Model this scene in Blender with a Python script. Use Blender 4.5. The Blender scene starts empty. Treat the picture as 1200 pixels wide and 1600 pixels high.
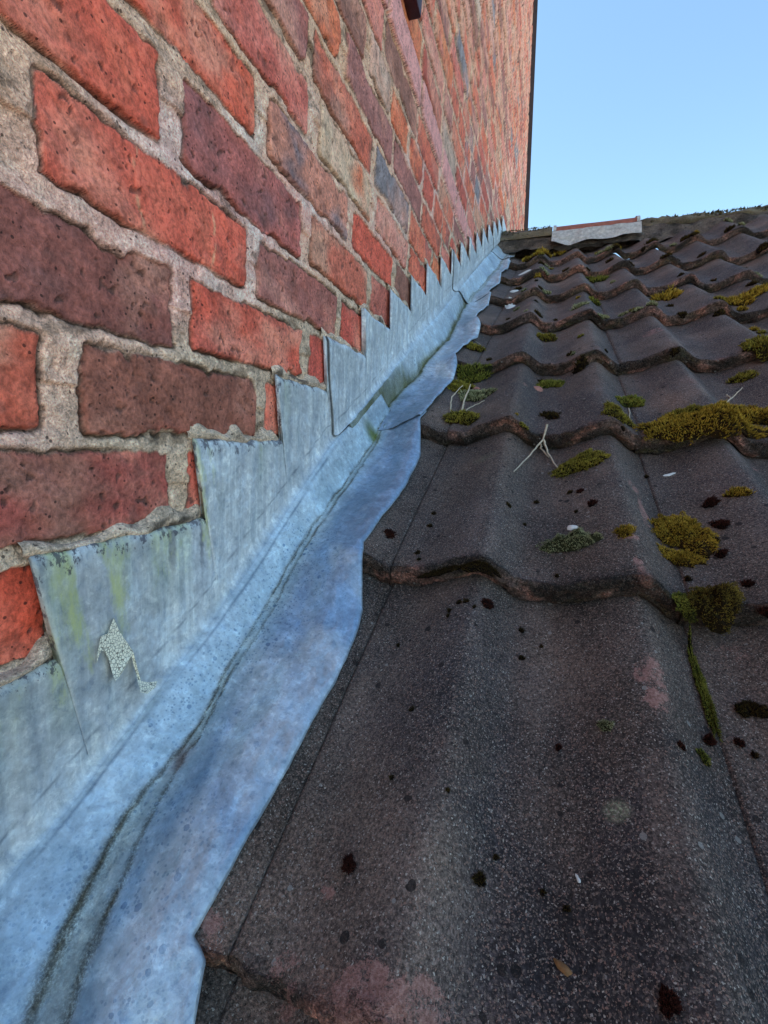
import bpy, math, random
import numpy as np
from mathutils import Matrix, Vector

scene = bpy.context.scene
# ---------------------------------------------------------------- camera
YAW, PIT, ROL, FPX = 0.3029, -0.1536, 0.0435, 726.8
CAM = np.array([0.2922, -0.2456, 0.0822])
cy, sy, cp, sp = math.cos(YAW), math.sin(YAW), math.cos(PIT), math.sin(PIT)
Fv = np.array([-sy*cp, cy*cp, sp]); Rv = np.array([cy, sy, 0.0]); Uv = np.cross(Rv, Fv)
cr, sr = math.cos(ROL), math.sin(ROL)
Rv, Uv = cr*Rv + sr*Uv, -sr*Rv + cr*Uv
cam_d = bpy.data.cameras.new('camera'); cam = bpy.data.objects.new('camera', cam_d)
scene.collection.objects.link(cam)
cam.matrix_world = Matrix([[Rv[i], Uv[i], -Fv[i], CAM[i]] for i in range(3)] + [[0, 0, 0, 1]])
cam_d.sensor_fit = 'HORIZONTAL'; cam_d.sensor_width = 36.0; cam_d.lens = 36.0*FPX/1200.0
cam_d.clip_start = 0.01; cam_d.clip_end = 3000
scene.camera = cam
scene.render.resolution_x = 768; scene.render.resolution_y = 1024
# ---------------------------------------------------------------- sky, sun, exposure
SUN_EL, SUN_AZ = 60.0, -110.0           # the sun stands behind the tall brick wall: everything in view is open shade
w = bpy.data.worlds.new('World'); scene.world = w; w.use_nodes = True
nt = w.node_tree; bg = nt.nodes['Background']
sky = nt.nodes.new('ShaderNodeTexSky'); sky.sky_type = 'NISHITA'; sky.sun_disc = False
sky.sun_elevation = math.radians(SUN_EL); sky.sun_rotation = math.radians(SUN_AZ)
sky.air_density = 1.0; sky.dust_density = 0.1; sky.ozone_density = 3.2; sky.altitude = 100
wb = nt.nodes.new('ShaderNodeMix'); wb.data_type = 'RGBA'; wb.blend_type = 'MULTIPLY'; wb.inputs[0].default_value = 1.0
wb.inputs[7].default_value = (0.91, 0.93, 0.80, 1)      # white balance of the photograph
nt.links.new(sky.outputs[0], wb.inputs[6]); nt.links.new(wb.outputs[2], bg.inputs[0]); bg.inputs[1].default_value = 0.15
sd = bpy.data.lights.new('sun', 'SUN'); sd.energy = 3.0; sd.angle = math.radians(0.5); sd.color = (1.0, 0.93, 0.82)
so = bpy.data.objects.new('sun', sd); scene.collection.objects.link(so)
_e, _a = math.radians(SUN_EL), math.radians(SUN_AZ)
so.rotation_euler = Vector((math.sin(_a)*math.cos(_e), math.cos(_a)*math.cos(_e), math.sin(_e))).to_track_quat('Z', 'Y').to_euler()
scene.view_settings.view_transform = 'Standard'; scene.view_settings.look = 'None'
scene.view_settings.exposure = 1.48; scene.view_settings.gamma = 1.0

# ---------------------------------------------------------------- helpers
rng = np.random.default_rng(7); random.seed(7)
_tab = rng.random((256, 256)).astype(np.float32)
def vn(x, y, seed=0):
    """smooth value noise in [-1,1]"""
    x = np.asarray(x, float) + seed*17.31; y = np.asarray(y, float) + seed*9.77
    xi = np.floor(x).astype(int); yi = np.floor(y).astype(int)
    fx = x - xi; fy = y - yi; fx = fx*fx*(3-2*fx); fy = fy*fy*(3-2*fy)
    a = _tab[xi & 255, yi & 255]; b = _tab[(xi+1) & 255, yi & 255]
    c = _tab[xi & 255, (yi+1) & 255]; d = _tab[(xi+1) & 255, (yi+1) & 255]
    return ((a*(1-fx)+b*fx)*(1-fy) + (c*(1-fx)+d*fx)*fy)*2-1
def fbm(x, y, seed=0, o=4, g=0.5):
    x, y = np.asarray(x)*0.921+np.asarray(y)*0.389, np.asarray(y)*0.921-np.asarray(x)*0.389
    r = 0; a = 1; t = 0
    for i in range(o):
        r = r + a*vn(x*2**i, y*2**i, seed+i*3); t += a; a *= g; x, y = 0.8*x-0.6*y, 0.6*x+0.8*y
    return r/t
def ss(a, b, x):
    t = np.clip((x-a)/(b-a), 0, 1); return t*t*(3-2*t)
def mix(a, b, t):
    t = np.asarray(t)[..., None]; return a*(1-t) + np.asarray(b)*t
def srgb(r, g, b):
    return np.array([((c/255+0.055)/1.055)**2.4 if c > 10 else c/255/12.92 for c in (r, g, b)])

def grid_mesh(name, P, col=None, attrs=None, keep=None):
    """P: (n,m,3) array of points -> one mesh of quads"""
    n, m = P.shape[:2]
    i = np.arange(n*m).reshape(n, m)
    F = np.stack([i[:-1, :-1], i[1:, :-1], i[1:, 1:], i[:-1, 1:]], -1)
    if keep is not None: F = F[keep]
    if keep is not None:
        F = F.reshape(-1, 4); used, inv = np.unique(F, return_inverse=True); F = inv.reshape(-1, 4)
        return raw_mesh(name, P.reshape(-1, 3)[used], F, col.reshape(-1, 3)[used], {k: v.reshape(-1)[used] for k, v in (attrs or {}).items()})
    return raw_mesh(name, P.reshape(-1, 3), F.reshape(-1, 4), None if col is None else col.reshape(-1, 3),
                    {k: v.reshape(-1) for k, v in (attrs or {}).items()})
def raw_mesh(name, V, F, col=None, attrs=None, smooth=True):
    V = np.asarray(V, np.float32); F = np.asarray(F, np.int32); k = F.shape[1]
    me = bpy.data.meshes.new(name)
    me.vertices.add(len(V)); me.vertices.foreach_set('co', V.ravel())
    me.loops.add(F.size); me.loops.foreach_set('vertex_index', F.ravel())
    me.polygons.add(len(F)); me.polygons.foreach_set('loop_start', np.arange(0, F.size, k, dtype=np.int32))
    me.update(calc_edges=True)
    if smooth: me.polygons.foreach_set('use_smooth', np.ones(len(F), bool))
    if col is not None:
        a = me.color_attributes.new('Col', 'FLOAT_COLOR', 'POINT')
        c = np.ones((len(V), 4), np.float32); c[:, :3] = np.clip(col, 0, 1); a.data.foreach_set('color', c.ravel())
    for nme, v in (attrs or {}).items():
        a = me.attributes.new(nme, 'FLOAT', 'POINT'); a.data.foreach_set('value', np.asarray(v, np.float32))
    me.validate(); me.update()
    return me
def obj(name, me, mat, parent=None):
    o = bpy.data.objects.new(name, me); scene.collection.objects.link(o)
    if mat: me.materials.append(mat)
    if parent: o.parent = parent
    return o
def tag(o, label=None, cat=None, group=None, kind=None):
    if label: o['label'] = label
    if cat: o['category'] = cat
    if group: o['group'] = group
    if kind: o['kind'] = kind
    return o
def empty(name, loc, label, cat, group=None):
    o = bpy.data.objects.new(name, None); scene.collection.objects.link(o); o.location = loc
    o.empty_display_size = 0.05
    return tag(o, label, cat, group)
def child_to(o, parent):
    o.parent = parent; o.matrix_parent_inverse = Matrix.Translation(parent.location).inverted(); return o

# ---------------------------------------------------------------- materials
class Mat:
    def __init__(s, name, rough=0.8, spec=0.3):
        s.m = bpy.data.materials.new(name); s.m.use_nodes = True; s.t = s.m.node_tree
        s.b = s.t.nodes['Principled BSDF']; s.b.inputs['Roughness'].default_value = rough
        s.b.inputs['Specular IOR Level'].default_value = spec
        s.co = s.n('ShaderNodeTexCoord').outputs['Object']
    def n(s, t, **k):
        x = s.t.nodes.new(t)
        for a, b in k.items(): setattr(x, a, b)
        return x
    def l(s, a, b): s.t.links.new(a, b)
    def attr(s, name):
        x = s.n('ShaderNodeAttribute', attribute_name=name); return x
    def noise(s, scale, det=4, rough=0.55, co=None, dist=0.0):
        x = s.n('ShaderNodeTexNoise'); x.inputs['Scale'].default_value = scale; x.inputs['Detail'].default_value = det
        x.inputs['Roughness'].default_value = rough; x.inputs['Distortion'].default_value = dist
        s.l(co or s.co, x.inputs['Vector']); return x.outputs['Fac']
    def vor(s, scale, feature='F1', co=None, out='Distance', rnd=1.0):
        x = s.n('ShaderNodeTexVoronoi', feature=feature); x.inputs['Scale'].default_value = scale
        x.inputs['Randomness'].default_value = rnd
        s.l(co or s.co, x.inputs['Vector']); return x.outputs[out]
    def ramp(s, f, pts):
        x = s.n('ShaderNodeValToRGB'); e = x.color_ramp.elements
        while len(e) < len(pts): e.new(0.5)
        for i, (p, c) in enumerate(pts):
            e[i].position = p; c = (c, c, c) if isinstance(c, (int, float)) else c; e[i].color = (*c, 1)
        s.l(f, x.inputs[0]); return x.outputs[0]
    def mixc(s, f, a, b, bt='MIX'):
        x = s.n('ShaderNodeMix', data_type='RGBA', blend_type=bt)
        for v, i in ((f, 0), (a, 6), (b, 7)):
            if isinstance(v, bpy.types.NodeSocket): s.l(v, x.inputs[i])
            elif i == 0: x.inputs[0].default_value = v
            else: x.inputs[i].default_value = (*v, 1)
        return x.outputs[2]
    def math(s, op, a, b=0.0, c=0.0):
        x = s.n('ShaderNodeMath', operation=op)
        for v, i in ((a, 0), (b, 1), (c, 2)):
            if isinstance(v, bpy.types.NodeSocket): s.l(v, x.inputs[i])
            else: x.inputs[i].default_value = v
        return x.outputs[0]
    def bump(s, h, dist=0.001, strength=1.0, prev=None):
        x = s.n('ShaderNodeBump'); x.inputs['Distance'].default_value = dist; x.inputs['Strength'].default_value = strength
        s.l(h, x.inputs['Height'])
        if prev: s.l(prev, x.inputs['Normal'])
        s.l(x.outputs[0], s.b.inputs['Normal']); return x.outputs[0]
    def base(s, c):
        if isinstance(c, bpy.types.NodeSocket): s.l(c, s.b.inputs['Base Color'])
        else: s.b.inputs['Base Color'].default_value = (*c, 1)
    def scaled(s, v):
        x = s.n('ShaderNodeMapping'); x.inputs['Scale'].default_value = v; s.l(s.co, x.inputs['Vector']); return x.outputs[0]

# brickwork: vertex colour carries the layout of bricks, shader adds grain, pits and sand
M = Mat('weathered_brick', 0.9, 0.25)
mo = M.attr('mort').outputs['Fac']
c = M.attr('Col').outputs['Color']
g1 = M.noise(260, 4, 0.7)
c = M.mixc(1.0, c, M.ramp(g1, [(0.27, 0.45), (0.5, 0.98), (0.72, 1.45)]), 'MULTIPLY')
g2 = M.noise(45, 5, 0.6)
c = M.mixc(1.0, c, M.ramp(g2, [(0.3, 0.68), (0.5, 1.0), (0.7, 1.25)]), 'MULTIPLY')
pit = M.vor(190); pm = M.noise(60, 2)
pits = M.math('MULTIPLY', M.math('LESS_THAN', pit, 0.2), M.math('GREATER_THAN', pm, 0.54))
c = M.mixc(M.math('MULTIPLY', pits, 0.75), c, (0.02, 0.014, 0.012))
c = M.mixc(mo, c, M.mixc(1.0, c, (1.12, 1.1, 1.06), 'MULTIPLY')); sand = M.vor(900, out='Color'); sandv = M.math('MULTIPLY', mo, 0.5)
c = M.mixc(sandv, c, M.mixc(1.0, c, M.ramp(sand, [(0.1, 0.55), (0.45, 1.05), (0.95, 1.9)]), 'MULTIPLY'))
M.base(c)
h = M.math('ADD', M.math('MULTIPLY', g1, M.math('MULTIPLY_ADD', mo, 1.2, 0.6)), M.math('MULTIPLY', g2, 1.2))
h = M.math('SUBTRACT', h, M.math('MULTIPLY', pits, 0.8))
M.bump(h, 0.0026, 1.0); mBrick = M.m

# concrete tile: dark weathered coating with tiny pale and pink aggregate
M = Mat('concrete_tile', 0.75, 0.32)
c = M.attr('Col').outputs['Color']; worn = M.attr('worn').outputs['Fac']; lipm = M.attr('lip').outputs['Fac']
v = M.n('ShaderNodeTexVoronoi'); v.inputs['Scale'].default_value = 1050
wv = M.n('ShaderNodeTexNoise'); wv.inputs['Scale'].default_value = 900; M.l(M.co, wv.inputs['Vector'])
wa = M.n('ShaderNodeVectorMath', operation='SCALE'); wa.inputs['Scale'].default_value = 0.0022; M.l(wv.outputs['Color'], wa.inputs[0])
wb_ = M.n('ShaderNodeVectorMath', operation='ADD'); M.l(M.co, wb_.inputs[0]); M.l(wa.outputs[0], wb_.inputs[1]); M.l(wb_.outputs[0], v.inputs['Vector'])
g = M.noise(420, 5, 0.75); blotch = M.noise(14, 5, 0.65); br = M.noise(5, 4, 0.6)
sep = M.n('ShaderNodeSeparateColor'); M.l(v.outputs['Color'], sep.inputs[0])
thr = M.math('MULTIPLY_ADD', blotch, -0.5, 0.86)
grain = M.math('MULTIPLY', M.math('GREATER_THAN', sep.outputs[0], thr), M.math('LESS_THAN', v.outputs['Distance'], 0.62))
gc = M.ramp(sep.outputs[1], [(0.0, (0.13, 0.10, 0.085)), (0.45, (0.22, 0.175, 0.145)), (0.72, (0.34, 0.20, 0.15)), (0.88, (0.30, 0.27, 0.24)), (1.0, (0.62, 0.55, 0.47))])
base = M.mixc(1.0, c, M.ramp(g, [(0.32, 0.12), (0.5, 0.85), (0.68, 2.6)]), 'MULTIPLY')
base = M.mixc(1.0, base, M.ramp(blotch, [(0.3, 0.65), (0.5, 1.0), (0.72, 1.35)]), 'MULTIPLY')
base = M.mixc(1.0, base, M.ramp(br, [(0.3, (0.8, 0.85, 1.0)), (0.5, (1.0, 1.0, 1.0)), (0.7, (1.25, 1.1, 1.0))]), 'MULTIPLY')
ln1 = M.noise(150, 5, 0.75)
base = M.mixc(lipm, base, M.mixc(1.0, base, M.ramp(ln1, [(0.34, 0.12), (0.5, 0.9), (0.62, 1.9)]), 'MULTIPLY'))
c2 = M.mixc(M.math('MULTIPLY', grain, M.math('MULTIPLY_ADD', lipm, -0.5, 0.9)), base, gc)
v3 = M.n('ShaderNodeTexVoronoi'); v3.inputs['Scale'].default_value = 130; M.l(M.co, v3.inputs['Vector'])
s3 = M.n('ShaderNodeSeparateColor'); M.l(v3.outputs['Color'], s3.inputs[0])
spk = M.math('MULTIPLY', M.math('GREATER_THAN', s3.outputs[0], 0.95), M.math('LESS_THAN', v3.outputs['Distance'], M.math('MULTIPLY', s3.outputs[1], 0.30)))
c2 = M.mixc(M.math('MULTIPLY', spk, 0.7), c2, (0.34, 0.33, 0.30))
spk2 = M.math('MULTIPLY', M.math('LESS_THAN', s3.outputs[0], 0.05), M.math('LESS_THAN', v3.outputs['Distance'], M.math('MULTIPLY', s3.outputs[2], 0.5)))
c2 = M.mixc(M.math('MULTIPLY', spk2, 0.8), c2, (0.008, 0.006, 0.006))
wn = M.noise(800, 3, 0.8)
wmask = M.math('GREATER_THAN', M.math('MULTIPLY_ADD', worn, 0.75, M.math('MULTIPLY', wn, 1.1)), 0.93)
wmask = M.math('MULTIPLY', wmask, M.math('GREATER_THAN', worn, 0.02))
c2 = M.mixc(M.math('MULTIPLY', wmask, 0.75), c2, M.ramp(g, [(0.3, (0.20, 0.09, 0.07)), (0.5, (0.42, 0.21, 0.17)), (0.7, (0.62, 0.38, 0.32))]))
M.base(c2)
h = M.math('ADD', M.math('MULTIPLY', v.outputs['Distance'], -0.7), M.math('MULTIPLY', g, 1.4))
b1 = M.bump(h, 0.0013, 0.85)
b2 = M.bump(M.noise(70, 4, 0.6), 0.002, 0.5, b1)
M.bump(M.math('MULTIPLY', ln1, lipm), 0.010, 1.0, b2); mTile = M.m

# lead: vertex colour for zones and stains, shader for bloom, spots and streaks
M = Mat('patinated_lead', 0.5, 0.45)
c = M.attr('Col').outputs['Color']; up = M.attr('upstand').outputs['Fac']; dirt = M.attr('dirt').outputs['Fac']
n1 = M.noise(28, 6, 0.65, dist=0.6); n2 = M.noise(170, 5, 0.7)
c = M.mixc(1.0, c, M.ramp(n1, [(0.3, (0.74, 0.78, 0.80)), (0.5, (1.0, 1.0, 1.0)), (0.68, (1.2, 1.26, 1.3))]), 'MULTIPLY')
c = M.mixc(1.0, c, M.ramp(n2, [(0.3, 0.78), (0.5, 1.0), (0.7, 1.2)]), 'MULTIPLY')
vz = M.n('ShaderNodeTexVoronoi'); vz.inputs['Scale'].default_value = 120; M.l(M.co, vz.inputs['Vector'])
sz = M.n('ShaderNodeSeparateColor'); M.l(vz.outputs['Color'], sz.inputs[0])
spot = M.math('MULTIPLY', M.math('GREATER_THAN', sz.outputs[0], 0.45), M.math('LESS_THAN', M.math('MULTIPLY_ADD', n2, 0.25, vz.outputs['Distance']), M.math('MULTIPLY_ADD', sz.outputs[1], 0.38, 0.05)))
spz = M.math('MULTIPLY', spot,  M.math('MULTIPLY', M.attr('spots').outputs['Fac'], 0.95))
c = M.mixc(spz, c, M.mixc(1.0, c, (0.26, 0.38, 0.54), 'MULTIPLY'))
vs = M.n('ShaderNodeTexVoronoi'); vs.inputs['Scale'].default_value = 430; M.l(M.co, vs.inputs['Vector'])
ss_ = M.n('ShaderNodeSeparateColor'); M.l(vs.outputs['Color'], ss_.inputs[0])
sp2 = M.math('MULTIPLY', M.math('GREATER_THAN', ss_.outputs[0], 0.72), M.math('LESS_THAN', vs.outputs['Distance'], 0.42))
c = M.mixc(M.math('MULTIPLY', sp2, M.math('MULTIPLY', M.attr('spots').outputs['Fac'], 0.8)), c, M.mixc(1.0, c, (0.35, 0.45, 0.58), 'MULTIPLY'))
stc = M.scaled((60, 110, 7)); st = M.noise(1.0, 5, 0.65, co=stc)
st_col = M.ramp(st, [(0.3, (0.50, 0.53, 0.60)), (0.46, (0.85, 0.86, 0.88)), (0.56, (1.12, 1.12, 1.08)), (0.68, (1.6, 1.58, 1.5))])
c = M.mixc(M.math('MULTIPLY', up, 0.5), c, M.mixc(1.0, c, st_col, 'MULTIPLY'))
ch = M.noise(75, 8, 0.75, dist=0.4)
c = M.mixc(M.ramp(ch, [(0.54, 0.0), (0.60, 0.5)]), c, M.mixc(1.0, c, (1.55, 1.5, 1.42), 'MULTIPLY'))
c = M.mixc(M.ramp(ch, [(0.38, 0.55), (0.44, 0.0)]), c, M.mixc(1.0, c, (0.55, 0.62, 0.72), 'MULTIPLY'))
stn = M.attr('stain').outputs['Fac']; lic = M.attr('lichen').outputs['Fac']
nl = M.noise(1.0, 6, 0.7, co=M.scaled((170, 170, 70)))
lm = M.ramp(M.math('MULTIPLY_ADD', lic, 0.30, M.math('MULTIPLY', nl, 0.8)), [(0.52, 0.0), (0.78, 0.8)])
c = M.mixc(M.math('MULTIPLY', lm, M.math('MINIMUM', M.math('MULTIPLY', lic, 3.0), 1.0)), c, M.mixc(M.noise(12, 2), (0.60, 0.60, 0.16), (0.50, 0.55, 0.30)))
ns_ = M.noise(1.0, 6, 0.75, co=M.scaled((140, 140, 90)))
sm_ = M.ramp(M.math('ADD', M.math('MULTIPLY', stn, 0.26), M.math('MULTIPLY', ns_, 0.8)), [(0.655, 0.0), (0.69, 0.8)])
c = M.mixc(M.math('MULTIPLY', sm_, M.math('MINIMUM', M.math('MULTIPLY', stn, 3.0), 1.0)), c, (0.055, 0.045, 0.065))
gr = M.noise(700, 3, 0.8)
c = M.mixc(M.math('MULTIPLY', dirt, 0.85), c, M.mixc(1.0, c, M.ramp(gr, [(0.35, 0.4), (0.5, 0.95), (0.66, 2.3)]), 'MULTIPLY'))
M.base(c)
rr = M.math('MULTIPLY_ADD', n1, 0.25, M.math('MULTIPLY_ADD', dirt, 0.3, 0.30)); M.l(rr, M.b.inputs['Roughness'])
M.l(M.math('MULTIPLY_ADD', up, -0.35, 0.4), M.b.inputs['Metallic'])
b1 = M.bump(M.noise(26, 5, 0.6), 0.006, 0.5)
b2 = M.bump(n2, 0.0008, 0.6, b1)
M.bump(M.math('MULTIPLY', gr, dirt), 0.002, 0.8, b2); mLead = M.m

M = Mat('moss', 0.95, 0.1)
c = M.attr('Col').outputs['Color']
c = M.mixc(1.0, c, M.ramp(M.noise(500, 3, 0.7), [(0.3, 0.6), (0.5, 1.0), (0.7, 1.45)]), 'MULTIPLY'); M.base(c)
M.bump(M.noise(900, 2), 0.001, 0.6); mMoss = M.m

def simple(name, col, rough=0.85, var=0.35, scale=80, bumpd=0.001, spec=0.3):
    M = Mat(name, rough, spec)
    lo = tuple(x*(1-var) for x in col); hi = tuple(min(1, x*(1+var)) for x in col)
    n = M.noise(scale, 6, 0.7)
    M.base(M.ramp(n, [(0.3, lo), (0.5, tuple(col)), (0.7, hi)])); M.bump(n, bumpd, 0.8); return M.m
mMortarPale = simple('pale_mortar', (0.50, 0.49, 0.46), 0.95, 0.4, 60, 0.006)
mRedRidge = simple('red_clay_ridge', (0.33, 0.12, 0.085), 0.8, 0.3, 50, 0.002)
mBandUnused = simple('pink_band_brick', (0.46, 0.235, 0.21), 0.7, 0.2, 400, 0.0004)
mStalk = simple('dry_stalk', (0.55, 0.48, 0.36), 0.8, 0.3, 300, 0.0003)
mTrim = simple('dark_brown_trim', (0.055, 0.032, 0.028), 0.6, 0.3, 40)
mBracket = simple('maroon_paint', (0.05, 0.009, 0.012), 0.5, 0.3, 60)
mFlake = simple('white_flake', (0.72, 0.74, 0.68), 0.8, 0.15, 500, 0.0006)
mDrop = simple('white_dropping', (0.75, 0.78, 0.76), 0.9, 0.12, 300, 0.001)
mLeaf = simple('dead_leaf', (0.22, 0.12, 0.05), 0.8, 0.4, 300, 0.0004)
mBounceGround = simple('pale_bounce_ground', (0.42, 0.38, 0.32), 0.95, 0.2, 0.6, 0.02)  # unseen ground, its pale colour made up to bounce light onto the wall

# ---------------------------------------------------------------- the roof's own coordinates (x across, s up the slope, n out of it)
PITCH, ZR = 0.4842, -0.1557
co, si = math.cos(PITCH), math.sin(PITCH)
G, S1, C0, X0 = 0.3453, 0.2647, 0.1494, 0.2483     # course gauge, a nose line, roll spacing, a roll's crest
def twist(x, s):                                   # an old roof: it sags beside the wall and lifts away from it
    return ss(0.4, 1.6, s)*0.028*(np.clip(x, 0, 2.6)-0.48) + 0.05*ss(1.7, 2.75, s)*ss(0.55, 1.1, np.asarray(x, float))
def rtwist(x): return 0.028*(np.clip(x, 0, 2.6)-0.48) + 0.004*ss(0.55, 1.1, np.asarray(x, float))
def RW(x, s, n):
    x, s, n = np.broadcast_arrays(np.asarray(x, float), np.asarray(s, float), np.asarray(n, float))
    n = n + twist(x, s)
    return np.stack([x, s*co - n*si, ZR + s*si + n*co], -1)
S_RIDGE = 2.74
def wave(x):
    u = (x-X0)/C0; f = u-np.floor(u)
    d = 0.5+0.5*np.cos(np.pi*np.clip(f/0.32, 0, 1)); q = np.clip((f-0.50)/0.50, 0, 1); r = 0.45*q+0.55*(0.5-0.5*np.cos(np.pi*q)); r = np.where(f > 0.94, r - 0.12*((f-0.94)/0.06)**2*0, r)
    return 0.029*(np.maximum(d, r)*np.where(np.asarray(x) < X0-0.62*C0, 0.45, 1.0)-1)
NOSE = 0.027
def course_frac(s):
    t = (s-S1)/G; return t-np.floor(t)
def tile_n(x, s): return wave(x) - NOSE*course_frac(s)
def tile_ns(x, s):
    f = course_frac(s); return wave(x) - NOSE*f*(1-ss(0.88, 0.99, f))

# pixel of the photograph (1200x1600) -> point on a roof-parallel plane / wall plane: used once to read real positions off the photograph
def px_ray(u, v): return Fv + Rv*(u-600)/FPX - Uv*(v-800)/FPX
def px_roof(u, v, n=0.0):
    d = px_ray(u, v); N = np.array([0, -si, co])
    a = -CAM[1]*si + (CAM[2]-ZR)*co
    for _ in range(6):
        t = (n-a)/(d@N); q = CAM + t*d; x = q[0]; s = q[1]*co + (q[2]-ZR)*si
        n = float(tile_n(x, s) + twist(x, s))
    return x, s
# ---------------------------------------------------------------- ground far below
me = bpy.data.meshes.new('ground'); me.from_pydata([(-900, -900, -5.2), (900, -900, -5.2), (900, 900, -5.2), (-900, 900, -5.2)], [], [(0, 1, 2, 3)])
tag(obj('ground', me, mBounceGround), kind='structure')

# ---------------------------------------------------------------- brick wall
wall = empty('brick_wall', (0, 0, -5.2), 'tall old red and purple brick wall with smeared mortar rising beside the tiled roof', 'wall')
Y_END = 4.24
def lean(y, z): return ss(1.2, 4.2, y)*(-0.042)*(np.clip(z, 0.4, 4.6)-3.05)
Zk = {k: 0.0735*k for k in range(0, 6)}
for k in range(6, 12): Zk[k] = 0.3675 + (0.774-0.3675)*(k-5)/6
for k in range(12, 110): Zk[k] = 0.842 + 0.0735*(k-12)
for k in range(-1, -75, -1): Zk[k] = 0.0735*k
ks = np.array(sorted(Zk)); zb = np.array([Zk[k] for k in ks])
known = {
 -1: [(-0.26, -0.037), (-0.012, 0.2)],
 0: [(-0.13, 0.076), (0.097, 0.30)],
 1: [(-0.24, -0.030), (-0.001, 0.203), (0.225, 0.43)],
 2: [(-0.15, 0.086), (0.108, 0.309), (0.333, 0.54)],
 3: [(-0.26, -0.047), (-0.020, 0.190), (0.210, 0.414), (0.435, 0.64)],
 4: [(-0.15, 0.074), (0.102, 0.305), (0.329, 0.537), (0.555, 0.76)],
 5: [(-0.02, 0.205), (0.230, 0.445), (0.470, 0.676), (0.697, 0.90)],
 6: [(0.10, 0.315), (0.350, 0.54), (0.573, 0.78)]}
RED = srgb(208, 114, 90); ORG = srgb(214, 120, 84); DRED = srgb(176, 90, 76); PUR = srgb(146, 102, 98)
BRN = srgb(140, 102, 90); PINK = srgb(206, 134, 122); GREY = srgb(184, 170, 156); SLATE = srgb(128, 134, 144); TAN = srgb(192, 150, 128)
LIFT = 1.28
special = {(-1, 0): (srgb(176, 66, 40), None, 0), (0, 0): (srgb(128, 62, 56), BRN, 0.5), (0, 1): (DRED, None, 0),
 (1, 0): (srgb(160, 78, 58), TAN, 0.5), (1, 1): (srgb(112, 70, 58), RED, 0.15), (1, 2): (srgb(172, 70, 52), None, 0),
 (2, 0): (srgb(112, 66, 60), srgb(84, 62, 64), 0.55), (2, 1): (srgb(172, 76, 58), DRED, 0.3), (2, 2): (srgb(160, 72, 62), None, 0),
 (3, 1): (srgb(186, 88, 70), TAN, 0.3), (3, 2): (srgb(136, 84, 78), PUR, 0.6), (3, 3): (srgb(166, 74, 62), PUR, 0.2),
 (4, 0): (srgb(190, 88, 68), TAN, 0.15), (4, 1): (srgb(152, 88, 84), srgb(124, 84, 88), 0.45), (4, 2): (srgb(166, 94, 76), TAN, 0.5), (4, 3): (srgb(150, 86, 76), BRN, 0.3),
 (5, 0): (srgb(186, 84, 62), TAN, 0.2), (5, 1): (srgb(170, 120, 104), srgb(104, 118, 134), 0.42), (5, 2): (srgb(182, 84, 66), RED, 0.2),
 (6, 0): (srgb(168, 86, 76), PINK, 0.4), (6, 1): (srgb(178, 164, 142), ORG, 0.30), (6, 2): (PINK, TAN, 0.5)}
joints, bcols, bcol2, bmixs, bres = {}, {}, {}, {}, {}
for k in ks:
    r2 = np.random.default_rng(1000+int(k)); L = list(known.get(int(k), []))
    if not L:
        a = -3.0 + r2.uniform(0, 0.2) + (0.11 if k % 2 else 0)
        L = []
    else:
        a = L[0][0]
        pre = []; e = L[0][0]-0.022
        while e > -3: pre.insert(0, (e-0.205, e)); e -= 0.227
        npre = len(pre); L = pre+L; a = L[-1][1]+0.02
    base = len(L) - len(known.get(int(k), []))
    while a < Y_END+0.3:
        ln = 0.105 if r2.random() < (0.9 if (k % 5 == 4 and k > 6) else 0.12) else r2.uniform(0.206, 0.216)
        L.append((a, a+ln)); a += ln+r2.uniform(0.012, 0.022)
    joints[int(k)] = np.array(L); nb = len(L)
    pal = [RED, ORG, DRED, PUR, BRN, PINK, TAN, SLATE, GREY]
    if k > 6: wgt = [0.22, 0.11, 0.12, 0.16, 0.09, 0.15, 0.08, 0.045, 0.025]
    else: wgt = [0.3, 0.15, 0.25, 0.15, 0.12, 0.02, 0.01, 0, 0]
    i1 = r2.choice(9, nb, p=wgt); i2 = r2.choice(9, nb, p=wgt)
    c1 = np.array([pal[i] for i in i1])*r2.uniform(0.82, 1.15, (nb, 1)); c2_ = np.array([pal[i] for i in i2])*r2.uniform(0.8, 1.1, (nb, 1))
    mx = r2.uniform(0, 0.6, nb)
    for j in range(nb):
        sp_ = special.get((int(k), j-base))
        if sp_ and base >= 0 and known.get(int(k)):
            c1[j] = sp_[0]*LIFT; mx[j] = sp_[2]
            if sp_[1] is not None: c2_[j] = sp_[1]
    bcols[int(k)], bcol2[int(k)], bmixs[int(k)] = c1, c2_, mx

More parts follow.
